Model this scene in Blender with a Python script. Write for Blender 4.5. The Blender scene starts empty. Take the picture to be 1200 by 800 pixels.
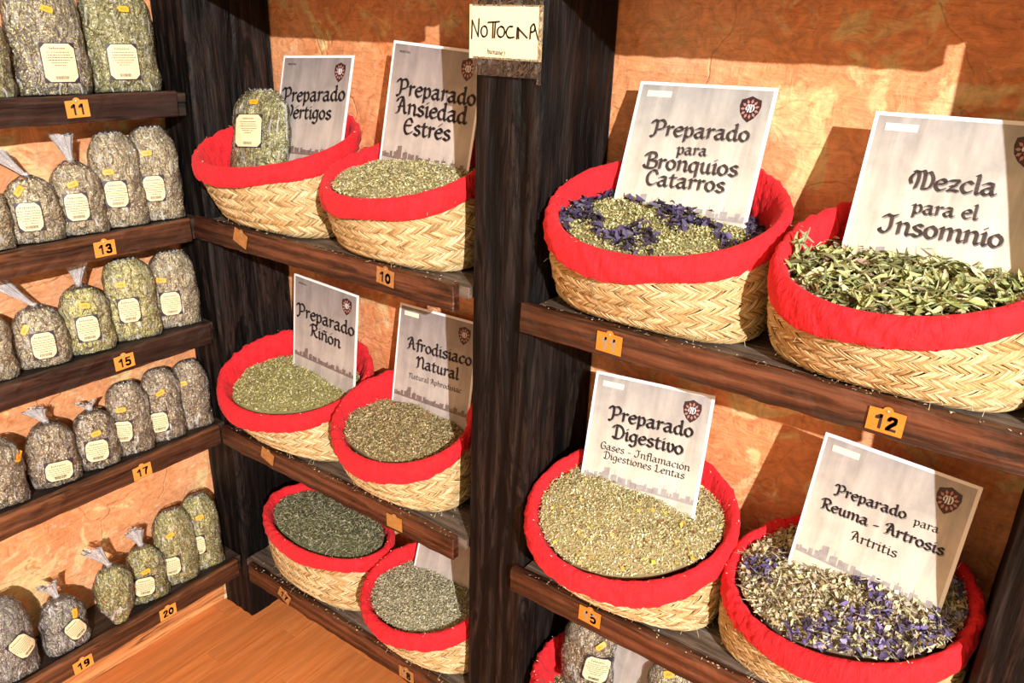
import bpy, math, random
import numpy as np
from mathutils import Matrix, Vector

C = bpy.context.scene.collection
rng = np.random.default_rng(7)
random.seed(7)

# ------------------------------------------------------------------ camera
cam = bpy.data.cameras.new('camera')
cam.lens = 27.36
cam.sensor_width = 36.0
cam.clip_start = 0.02
co = bpy.data.objects.new('camera', cam)
C.objects.link(co)
CR = np.array([[0.8110, 0.5842, 0.0320], [-0.2423, 0.2857, 0.9272], [0.5325, -0.7597, 0.3733]])
_u, _s, _v = np.linalg.svd(CR)
CR = _u @ _v
M4 = Matrix([list(CR.T[i]) + [0] for i in range(3)] + [[0, 0, 0, 1]])
M4.translation = Vector((0, 0, 1.5))
co.matrix_world = M4
bpy.context.scene.camera = co

# ------------------------------------------------------------------ world, lamp, exposure
wd = bpy.data.worlds.new('world')
bpy.context.scene.world = wd
wd.use_nodes = True
bg = wd.node_tree.nodes['Background']
bg.inputs[0].default_value = (1.0, 0.69, 0.38, 1)
bg.inputs[1].default_value = 1.03
lamp = bpy.data.lights.new('ceiling_spotlight', 'SPOT')
lamp.energy = 2300
lamp.color = (1.0, 0.97, 0.95)
lamp.shadow_soft_size = 0.03
lamp.spot_size = math.radians(70)
lamp.spot_blend = 0.3
lo = bpy.data.objects.new('ceiling_spotlight', lamp)
C.objects.link(lo)
lo.location = (3.35, -2.4, 3.05)
lo.rotation_euler = (Vector((-0.7, 0.9, 0.8)) - lo.location).to_track_quat('-Z', 'Y').to_euler()
vs = bpy.context.scene.view_settings
vs.view_transform = 'Standard'
vs.look = 'None'
vs.exposure = 0.0
vs.gamma = 1.0
vs.use_curve_mapping = False

# ------------------------------------------------------------------ materials
def mat(name):
    m = bpy.data.materials.new(name)
    m.use_nodes = True
    nt = m.node_tree
    return m, nt, nt.nodes['Principled BSDF']
def N(nt, kind, **kw):
    n = nt.nodes.new(kind)
    for k, v in kw.items():
        if k in n.inputs: n.inputs[k].default_value = v
        else: setattr(n, k, v)
    return n
def L(nt, a, b): nt.links.new(a, b)
def coords(nt, scale=(1, 1, 1), rot=(0, 0, 0), kind='Object'):
    tc = N(nt, 'ShaderNodeTexCoord')
    mp = N(nt, 'ShaderNodeMapping')
    mp.inputs['Scale'].default_value = scale
    mp.inputs['Rotation'].default_value = rot
    L(nt, tc.outputs[kind], mp.inputs['Vector'])
    return mp.outputs['Vector']
def noise(nt, vec, scale, detail=5, rough=0.55, dist=0.0):
    n = N(nt, 'ShaderNodeTexNoise')
    n.inputs['Scale'].default_value = scale
    n.inputs['Detail'].default_value = detail
    n.inputs['Roughness'].default_value = rough
    n.inputs['Distortion'].default_value = dist
    L(nt, vec, n.inputs['Vector'])
    return n.outputs['Fac']
def ramp(nt, fac, stops):
    r = N(nt, 'ShaderNodeValToRGB')
    el = r.color_ramp.elements
    while len(el) < len(stops): el.new(0.5)
    for e, (p, c) in zip(el, stops):
        e.position = p
        e.color = (c, c, c, 1) if isinstance(c, (int, float)) else tuple(c) + (1,)
    L(nt, fac, r.inputs['Fac'])
    return r.outputs['Color']
def mix(nt, fac, a, b, mode='MIX'):
    n = N(nt, 'ShaderNodeMix', data_type='RGBA', blend_type=mode)
    for s, v in ((0, fac), (6, a), (7, b)):
        if isinstance(v, (int, float)): n.inputs[s].default_value = v
        elif isinstance(v, tuple): n.inputs[s].default_value = v + (1,)
        else: L(nt, v, n.inputs[s])
    return n.outputs[2]
def bump(nt, h, strength, dist, p, prev=None):
    b = N(nt, 'ShaderNodeBump')
    b.inputs['Strength'].default_value = strength
    b.inputs['Distance'].default_value = dist
    L(nt, h, b.inputs['Height'])
    if prev is not None: L(nt, prev, b.inputs['Normal'])
    if p is not None: L(nt, b.outputs['Normal'], p.inputs['Normal'])
    return b.outputs['Normal']

def wood(name, dark, mid, light, axis, rough=0.5, grain=1.0, bstr=0.6, rnd=0.0):
    m, nt, p = mat(name)
    sc = [26.0, 26.0, 26.0]; sc[axis] = 1.4
    v = coords(nt, tuple(sc))
    a = noise(nt, v, 1.0 * grain, 7, 0.62, 1.2)
    sc2 = [120.0, 120.0, 120.0]; sc2[axis] = 4.0
    v2 = coords(nt, tuple(sc2))
    b = noise(nt, v2, 1.0 * grain, 4, 0.6, 0.3)
    col = ramp(nt, a, [(0.3, dark), (0.5, mid), (0.72, light)])
    fine = ramp(nt, b, [(0.35, 0.45 if rnd == 0 else 0.78), (0.6, 1.0)])
    c = mix(nt, 1.0, col, fine, 'MULTIPLY')
    if rnd == 0:
        sc3 = [55.0, 55.0, 55.0]; sc3[axis] = 4.5
        st = noise(nt, coords(nt, tuple(sc3)), 1.0, 5, 0.7, 1.0)
        c = mix(nt, 1.0, c, ramp(nt, st, [(0.36, 0.22), (0.50, 1.0), (0.75, 1.35)]), 'MULTIPLY')
    if rnd > 0:
        oi = N(nt, 'ShaderNodeObjectInfo')
        f = ramp(nt, oi.outputs['Random'], [(0.0, 1.0 - rnd), (1.0, 1.0)])
        c = mix(nt, 1.0, c, f, 'MULTIPLY')
    L(nt, c, p.inputs['Base Color'])
    p.inputs['Roughness'].default_value = rough
    n1 = bump(nt, a, bstr, 0.004, None)
    bump(nt, b, bstr * 0.8, 0.0015, p, n1)
    return m

M = {}
M['lip_x'] = wood('reddish_brown_wood_along_x', (0.015, 0.005, 0.003), (0.085, 0.025, 0.010), (0.24, 0.085, 0.04), 0, 0.42, 0.8, 0.8)
M['lip_y'] = wood('reddish_brown_wood_along_y', (0.020, 0.008, 0.004), (0.085, 0.03, 0.013), (0.22, 0.085, 0.035), 1, 0.42)
M['lip_y_dark'] = wood('dark_brown_wood_along_y', (0.010, 0.005, 0.004), (0.035, 0.015, 0.010), (0.085, 0.04, 0.025), 1, 0.4)
M['plank_x'] = wood('weathered_plank_along_x', (0.05, 0.035, 0.025), (0.16, 0.11, 0.08), (0.32, 0.25, 0.20), 0, 0.6)
M['plank_y'] = wood('dark_plank_along_y', (0.01, 0.006, 0.004), (0.035, 0.02, 0.012), (0.08, 0.05, 0.03), 1, 0.6)
M['batten'] = wood('orange_brown_batten', (0.08, 0.03, 0.01), (0.2, 0.08, 0.03), (0.32, 0.14, 0.06), 0, 0.5)
M['laminate'] = wood('orange_laminate', (0.60, 0.17, 0.040), (0.78, 0.255, 0.070), (0.86, 0.33, 0.11), 1, 0.34, 0.5, 0.04, 0.16)
M['skirting'] = wood('orange_skirting', (0.66, 0.24, 0.08), (0.80, 0.34, 0.12), (0.86, 0.42, 0.17), 1, 0.35, 0.6, 0.05)

def post_mat():
    m, nt, p = mat('black_stained_beam')
    v = coords(nt, (16, 16, 2.4))
    a = noise(nt, v, 1.0, 6, 0.62, 2.6)
    wv = N(nt, 'ShaderNodeTexWave', bands_direction='X')
    wv.inputs['Scale'].default_value = 9.0; wv.inputs['Distortion'].default_value = 9.0
    wv.inputs['Detail'].default_value = 3.0; wv.inputs['Detail Scale'].default_value = 1.2
    L(nt, coords(nt, (1, 1, 0.16)), wv.inputs['Vector'])
    v2 = coords(nt, (230, 230, 7))
    b = noise(nt, v2, 1.0, 4, 0.65, 0.4)
    g = noise(nt, coords(nt, (5, 5, 3)), 1.0, 3, 0.5, 0.0)
    col = ramp(nt, a, [(0.40, (0.0012, 0.001, 0.001)), (0.46, (0.018, 0.012, 0.010)), (0.56, (0.010, 0.007, 0.006)), (0.60, (0.002, 0.0015, 0.0015)), (0.66, (0.022, 0.015, 0.012)), (0.80, (0.036, 0.024, 0.019))])
    fg = ramp(nt, wv.outputs['Fac'], [(0.25, 0.15), (0.5, 0.7), (0.8, 1.1)])
    c = mix(nt, 1.0, col, fg, 'MULTIPLY')
    fine = ramp(nt, b, [(0.42, 0.35), (0.70, 1.7)])
    c = mix(nt, 1.0, c, fine, 'MULTIPLY')
    tint = ramp(nt, g, [(0.42, (1, 1, 1)), (0.7, (1.9, 1.3, 1.0))])
    c = mix(nt, 1.0, c, tint, 'MULTIPLY')
    L(nt, c, p.inputs['Base Color'])
    p.inputs['Roughness'].default_value = 0.58
    p.inputs['Specular IOR Level'].default_value = 0.2
    n1 = bump(nt, a, 0.9, 0.008, None)
    n2 = bump(nt, wv.outputs['Fac'], 0.5, 0.004, None, n1)
    bump(nt, b, 0.6, 0.002, p, n2)
    return m
M['post'] = post_mat()

def plaster():
    m, nt, p = mat('sponged_orange_plaster')
    v = coords(nt)
    big = noise(nt, v, 5.0, 4, 0.55, 0.8)
    pat = noise(nt, v, 7.5, 5, 0.6, 1.4)
    fine = noise(nt, v, 28.0, 8, 0.7, 2.0)
    vs_ = coords(nt, (14, 14, 60), (0, 0.7, 0))
    streak = noise(nt, vs_, 1.0, 5, 0.6, 1.5)
    col = ramp(nt, big, [(0.3, (0.74, 0.27, 0.10)), (0.5, (0.84, 0.355, 0.15)), (0.7, (0.88, 0.43, 0.22))])
    ym = ramp(nt, pat, [(0.55, 0.0), (0.61, 0.9)])
    col = mix(nt, ym, col, (0.82, 0.60, 0.28))
    pat2 = noise(nt, coords(nt, (1, 1, 1.8), (0, 0.9, 0)), 11.0, 6, 0.65, 2.0)
    col = mix(nt, ramp(nt, pat2, [(0.60, 0.0), (0.64, 0.7)]), col, (0.84, 0.54, 0.30))
    col = mix(nt, ramp(nt, pat2, [(0.34, 0.75), (0.40, 0.0)]), col, (0.70, 0.21, 0.05))
    f = ramp(nt, fine, [(0.3, 0.66), (0.6, 1.10)])
    col = mix(nt, 1.0, col, f, 'MULTIPLY')
    s = ramp(nt, streak, [(0.35, 0.90), (0.6, 1.04)])
    col = mix(nt, 1.0, col, s, 'MULTIPLY')
    L(nt, col, p.inputs['Base Color'])
    p.inputs['Roughness'].default_value = 0.6
    vo = N(nt, 'ShaderNodeTexVoronoi', feature='DISTANCE_TO_EDGE')
    vo.inputs['Scale'].default_value = 3.4
    dv = N(nt, 'ShaderNodeMixRGB'); dv.inputs['Fac'].default_value = 0.12
    nn = N(nt, 'ShaderNodeTexNoise'); nn.inputs['Scale'].default_value = 12
    L(nt, v, nn.inputs['Vector'])
    L(nt, v, dv.inputs[1]); L(nt, nn.outputs['Color'], dv.inputs[2])
    L(nt, dv.outputs[0], vo.inputs['Vector'])
    edge = ramp(nt, vo.outputs['Distance'], [(0.0, 0.0), (0.012, 1.0)])
    n1 = bump(nt, streak, 0.6, 0.006, None)
    n2 = bump(nt, fine, 0.7, 0.004, None, n1)
    bump(nt, edge, 0.5, 0.003, p, n2)
    return m
M['wall'] = plaster()

def cloth():
    m, nt, p = mat('red_cotton_cloth')
    v = coords(nt)
    a = noise(nt, v, 60, 5, 0.6, 0.5)
    w = noise(nt, coords(nt, (1, 1, 1)), 900, 2, 0.5)
    col = ramp(nt, a, [(0.3, (0.60, 0.004, 0.010)), (0.7, (0.80, 0.009, 0.020))])
    L(nt, col, p.inputs['Base Color'])
    p.inputs['Roughness'].default_value = 0.85
    p.inputs['Sheen Weight'].default_value = 0.08
    p.inputs['Sheen Tint'].default_value = (1, 0.5, 0.5, 1)
    n1 = bump(nt, a, 0.5, 0.004, None)
    fo = noise(nt, coords(nt, (55, 55, 18), (0.5, 0.35, 0)), 1.0, 4, 0.55, 1.8)
    n1 = bump(nt, fo, 0.9, 0.006, None, n1)
    bump(nt, w, 0.2, 0.0006, p, n1)
    return m
M['cloth'] = cloth()

def attr_mat(name, rough=0.7, nscale=400, var=0.25, trans=0.0):
    m, nt, p = mat(name)
    a = N(nt, 'ShaderNodeAttribute', attribute_name='Col')
    n = noise(nt, coords(nt), nscale, 3, 0.6)
    f = ramp(nt, n, [(0.3, 1 - var), (0.7, 1 + var * 0.4)])
    c = mix(nt, 1.0, a.outputs['Color'], f, 'MULTIPLY')
    L(nt, c, p.inputs['Base Color'])
    p.inputs['Roughness'].default_value = rough
    p.inputs['Specular IOR Level'].default_value = 0.3
    return m
M['herb'] = attr_mat('dried_herb_flakes', 0.75)
M['straw'] = attr_mat('esparto_straw', 0.55, 260, 0.3)
def flat(name, col, rough=0.6, metal=0.0, var=0.0, vscale=40):
    m, nt, p = mat(name)
    n = noise(nt, coords(nt), vscale, 4, 0.6)
    f = ramp(nt, n, [(0.3, tuple(c * (1 - var) for c in col)), (0.7, tuple(min(1, c * (1 + var * 0.5)) for c in col))])
    L(nt, f, p.inputs['Base Color'])
    p.inputs['Roughness'].default_value = rough
    p.inputs['Metallic'].default_value = metal
    return m
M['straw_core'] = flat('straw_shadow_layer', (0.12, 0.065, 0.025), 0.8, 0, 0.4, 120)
M['white'] = flat('white_card', (0.86, 0.86, 0.88), 0.4)
M['ink'] = flat('black_ink', (0.022, 0.014, 0.016), 0.55)
M['grey_ink'] = flat('brown_grey_ink', (0.085, 0.06, 0.055), 0.55, 0, 0.2, 60)
M['sky_ink'] = flat('pale_grey_ink', (0.36, 0.33, 0.33), 0.6, 0, 0.25, 90)
M['sky_ink_dark'] = flat('brown_skyline_ink', (0.20, 0.14, 0.125), 0.6, 0, 0.35, 90)
M['shadow_ink'] = flat('soft_grey_ink', (0.38, 0.35, 0.34), 0.6)
M['cream'] = flat('cream_paper_strip', (0.84, 0.80, 0.62), 0.55)
M['shield'] = flat('dark_shield_ink', (0.035, 0.012, 0.014), 0.5)
M['salmon'] = flat('salmon_leaf_ink', (0.44, 0.20, 0.165), 0.5)
M['label'] = flat('cream_label_paper', (0.78, 0.66, 0.40), 0.5, 0, 0.08, 30)
M['label_dark'] = flat('dark_label_border', (0.03, 0.022, 0.04), 0.4)
M['sticker'] = flat('orange_price_sticker', (0.95, 0.40, 0.015), 0.5, 0, 0.1, 200)
M['tag'] = flat('orange_enamel_tag', (0.80, 0.30, 0.055), 0.4, 0, 0.12, 90)
M['tag_deep'] = flat('deep_orange_tag', (0.72, 0.22, 0.025), 0.4, 0, 0.15, 90)
M['tag_brass'] = flat('brass_brown_tag', (0.42, 0.20, 0.05), 0.4, 0, 0.2, 90)
M['tag_old'] = flat('worn_brown_tag', (0.42, 0.18, 0.05), 0.5, 0, 0.3, 120)
M['tag_grey'] = flat('faded_grey_digits', (0.28, 0.24, 0.21), 0.5)
M['note'] = flat('cream_note_paper', (0.86, 0.78, 0.52), 0.6, 0, 0.1, 60)
M['nail'] = flat('steel_nail', (0.6, 0.57, 0.52), 0.35, 0.8)
M['thread'] = flat('dark_thread', (0.12, 0.10, 0.08), 0.7)

def paper(name, top, bot, warm):
    m, nt, p = mat(name)
    tc = N(nt, 'ShaderNodeTexCoord')
    sx = N(nt, 'ShaderNodeSeparateXYZ')
    L(nt, tc.outputs['Object'], sx.inputs[0])
    n = noise(nt, coords(nt, (40, 6, 1)), 1.0, 6, 0.6, 0.6)
    b = noise(nt, coords(nt), 22, 5, 0.65, 0.5)
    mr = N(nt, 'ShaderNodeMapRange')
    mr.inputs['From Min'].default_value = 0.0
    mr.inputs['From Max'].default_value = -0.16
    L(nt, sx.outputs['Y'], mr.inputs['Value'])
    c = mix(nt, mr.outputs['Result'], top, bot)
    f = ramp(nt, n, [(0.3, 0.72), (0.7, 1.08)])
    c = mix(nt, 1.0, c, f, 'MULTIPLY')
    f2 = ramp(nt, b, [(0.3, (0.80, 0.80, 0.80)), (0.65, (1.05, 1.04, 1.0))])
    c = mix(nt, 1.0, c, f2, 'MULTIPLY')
    L(nt, c, p.inputs['Base Color'])
    p.inputs['Roughness'].default_value = 0.38
    return m
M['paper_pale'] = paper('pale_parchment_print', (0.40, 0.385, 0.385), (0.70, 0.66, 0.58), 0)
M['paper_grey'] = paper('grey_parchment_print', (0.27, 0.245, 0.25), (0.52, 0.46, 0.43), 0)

def plastic(name, base=0.06, crinkle=0.5, haze_glint=0.10, low=0.2):
    m, nt, p = mat(name)
    nt.nodes.remove(p)
    out = nt.nodes['Material Output']
    tr = N(nt, 'ShaderNodeBsdfTransparent')
    gl = N(nt, 'ShaderNodeBsdfGlossy'); gl.inputs['Roughness'].default_value = 0.20
    df = N(nt, 'ShaderNodeBsdfDiffuse'); df.inputs['Color'].default_value = (0.85, 0.86, 0.88, 1)
    v = coords(nt, (1, 1.6, 1))
    a = noise(nt, v, 22, 3, 0.5, 3.0)
    r = noise(nt, coords(nt, (75, 75, 16)), 1.0, 3, 0.5, 1.5)
    bm = N(nt, 'ShaderNodeBump'); bm.inputs['Strength'].default_value = crinkle; bm.inputs['Distance'].default_value = 0.03
    L(nt, a, bm.inputs['Height'])
    b2 = N(nt, 'ShaderNodeBump'); b2.inputs['Strength'].default_value = crinkle * 0.6; b2.inputs['Distance'].default_value = 0.003
    L(nt, r, b2.inputs['Height']); L(nt, bm.outputs[0], b2.inputs['Normal'])
    L(nt, b2.outputs[0], gl.inputs['Normal'])
    fr = N(nt, 'ShaderNodeFresnel'); fr.inputs['IOR'].default_value = 1.45
    L(nt, b2.outputs[0], fr.inputs['Normal'])
    ad = N(nt, 'ShaderNodeMath', operation='MULTIPLY_ADD')
    ad.inputs[1].default_value = 0.9; ad.inputs[2].default_value = base
    L(nt, fr.outputs[0], ad.inputs[0])
    painted_glints = ramp(nt, r, [(0.57, haze_glint * low), (0.74, min(1, haze_glint * 7))])  # film haze, plus white diffuse streaks that paint highlights onto the crinkles
    m1 = N(nt, 'ShaderNodeMixShader'); m2 = N(nt, 'ShaderNodeMixShader')
    L(nt, painted_glints, m1.inputs[0]); L(nt, tr.outputs[0], m1.inputs[1]); L(nt, df.outputs[0], m1.inputs[2])
    L(nt, ad.outputs[0], m2.inputs[0]); L(nt, m1.outputs[0], m2.inputs[1]); L(nt, gl.outputs[0], m2.inputs[2])
    L(nt, m2.outputs[0], out.inputs['Surface'])
    return m
M['film'] = plastic('clear_plastic_film', 0.01, 0.75, 0.09)
M['film_top'] = plastic('gathered_plastic_film', 0.02, 0.9, 0.16, 2.4)
M['tape'] = plastic('clear_sticky_tape', 0.0, 0.5, 0.012)

# ------------------------------------------------------------------ mesh helpers
def link(name, me, m=None, parent=None, stuff=False):
    o = bpy.data.objects.new(name, me)
    if m is not None and not me.materials: me.materials.append(m)
    C.objects.link(o)
    if parent is not None: o.parent = parent
    if stuff: o['kind'] = 'stuff'
    return o
def mesh(name, verts, faces, m=None, parent=None, smooth=False, cols=None, stuff=False, mats=None, fm=None):
    me = bpy.data.meshes.new(name)
    verts = np.asarray(verts, dtype=np.float32)
    if isinstance(faces, np.ndarray):
        nf, k = faces.shape
        me.vertices.add(len(verts)); me.vertices.foreach_set('co', verts.ravel())
        me.loops.add(nf * k); me.loops.foreach_set('vertex_index', faces.ravel().astype(np.int32))
        me.polygons.add(nf)
        me.polygons.foreach_set('loop_start', np.arange(0, nf * k, k, dtype=np.int32))
        me.update(calc_edges=True)
    else:
        me.from_pydata(verts.tolist(), [], faces)
    if cols is not None:
        ca = me.color_attributes.new('Col', 'FLOAT_COLOR', 'POINT')
        c4 = np.ones((len(verts), 4), dtype=np.float32); c4[:, :3] = cols
        ca.data.foreach_set('color', c4.ravel())
    if smooth: me.polygons.foreach_set('use_smooth', [True] * len(me.polygons))
    if mats:
        for x in mats: me.materials.append(x)
        if fm is not None: me.polygons.foreach_set('material_index', fm)
    me.validate()
    me.update()
    return link(name, me, m, parent, stuff)
def grid_faces(nu, nv, wrap_u=False):
    f = []
    for j in range(nv - 1):
        for i in range(nu if wrap_u else nu - 1):
            a = j * nu + i; b = j * nu + (i + 1) % nu
            f.append((a, b, b + nu, a + nu))
    return np.array(f)
def empty(name, loc, label, cat, group=None, rot=(0, 0, 0)):
    o = bpy.data.objects.new(name, None)
    o.empty_display_size = 0.02
    C.objects.link(o)
    o.location = loc; o.rotation_euler = rot
    o['label'] = label; o['category'] = cat
    if group: o['group'] = group
    return o
def tag(o, label, cat, group=None):
    o['label'] = label; o['category'] = cat
    if group: o['group'] = group
    return o

def board(name, x0, x1, y0, y1, z0, z1, m, parent=None, axis=0, seg=40, cs=3, jit=0.0015, bev=0.002, low=0.0, seed=0):
    """long board: rounded-rectangle section swept along an axis, with uneven hewn edges"""
    r = np.random.default_rng(seed + 11)
    lo_ = np.array([x0, y0, z0]); hi = np.array([x1, y1, z1])
    o1, o2 = [a for a in range(3) if a != axis]
    c = (lo_ + hi) / 2; h = (hi - lo_) / 2
    # section points with chamfered corners, sub-divided sides
    a, b = h[o1], h[o2]
    corners = [(-a, -b), (a, -b), (a, b), (-a, b)]
    sec = []
    for k in range(4):
        p = np.array(corners[k]); q = np.array(corners[(k + 1) % 4])
        d = (q - p) / np.linalg.norm(q - p)
        for t in np.linspace(0, 1, cs + 1):
            sec.append(p + d * bev + (q - p - 2 * bev * d) * t)
    sec = np.array(sec); ns = len(sec)
    ts = np.concatenate([[0], np.linspace(0, 1, seg), [1]])
    V = []
    ph = r.uniform(0, 6.28, (ns, 4)); fr = r.uniform(3, 22, (ns, 4))
    cph = r.uniform(0, 6.28, 4)
    for i, t in enumerate(ts):
        sc = 1.0
        q = sec.copy()
        if i == 0 or i == len(ts) - 1: q = sec * np.array([max(0.2, (a - bev) / a), max(0.2, (b - bev) / b)])
        wob = np.sin(ph + fr * t * (hi[axis] - lo_[axis]) * 6).sum(1) * jit * 0.5
        nrm = sec / (np.abs(sec) + 1e-9) * (np.abs(sec) / np.array([a, b]) > 0.9)
        q = q + nrm * wob[:, None]
        s = lo_[axis] + t * (hi[axis] - lo_[axis])
        if i == 1: s += bev
        if i == len(ts) - 2: s -= bev
        for u, v in q:
            p = np.zeros(3); p[axis] = s; p[o1] = c[o1] + u; p[o2] = c[o2] + v
            V.append(p)
    F = [tuple(f) for f in grid_faces(ns, len(ts), True)]
    F.append(tuple(range(ns))); F.append(tuple(range((len(ts) - 1) * ns, len(ts) * ns))[::-1])
    if axis == 1: pass
    o = mesh(name, np.array(V), F, m, parent)
    bm_fix(o)
    return o
import bmesh
def bm_fix(o):
    bm = bmesh.new(); bm.from_mesh(o.data)
    bmesh.ops.recalc_face_normals(bm, faces=bm.faces)
    bm.to_mesh(o.data); bm.free()

def hull2d(pts):
    pts = sorted(set((round(float(x), 7), round(float(y), 7)) for x, y in pts))
    if len(pts) < 3: return pts
    def cr(o, a, b): return (a[0] - o[0]) * (b[1] - o[1]) - (a[1] - o[1]) * (b[0] - o[0])
    lo2 = []
    for p in pts:
        while len(lo2) >= 2 and cr(lo2[-2], lo2[-1], p) <= 0: lo2.pop()
        lo2.append(p)
    up = []
    for p in reversed(pts):
        while len(up) >= 2 and cr(up[-2], up[-1], p) <= 0: up.pop()
        up.append(p)
    return lo2[:-1] + up[:-1]
def smooth_line(P, n=4):
    P = [np.array(p, float) for p in P]
    if len(P) < 3: return P
    Q = [2 * P[0] - P[1]] + P + [2 * P[-1] - P[-2]]
    out = []
    for i in range(1, len(Q) - 2):
        p0, p1, p2, p3 = Q[i - 1:i + 3]
        for k in range(n):
            t = k / n
            out.append(0.5 * ((2 * p1) + (-p0 + p2) * t + (2 * p0 - 5 * p1 + 4 * p2 - p3) * t * t + (-p0 + 3 * p1 - 3 * p2 + p3) * t ** 3))
    out.append(P[-1])
    return out
class Ink:
    def __init__(s): s.V = []; s.F = []
    def poly(s, pts, z):
        b = len(s.V)
        for x, y in pts: s.V.append((x, y, z))
        s.F.append(tuple(range(b, b + len(pts))))
    def stroke(s, P, nib, z, ang=0.6, thin=0.28, sm=True):
        P = smooth_line(P) if sm else [np.array(p, float) for p in P]
        c, sn = math.cos(ang), math.sin(ang)
        e1 = np.array([c, sn]) * nib / 2; e2 = np.array([-sn, c]) * nib / 2 * thin
        R = [e1 + e2, e1 - e2, -e1 - e2, -e1 + e2]
        for i in range(len(P) - 1):
            h = hull2d([P[i] + r for r in R] + [P[i + 1] + r for r in R])
            if len(h) >= 3: s.poly(h, z)
    def build(s, name, m, parent): return mesh(name, np.array(s.V), s.F, m, parent)

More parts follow.
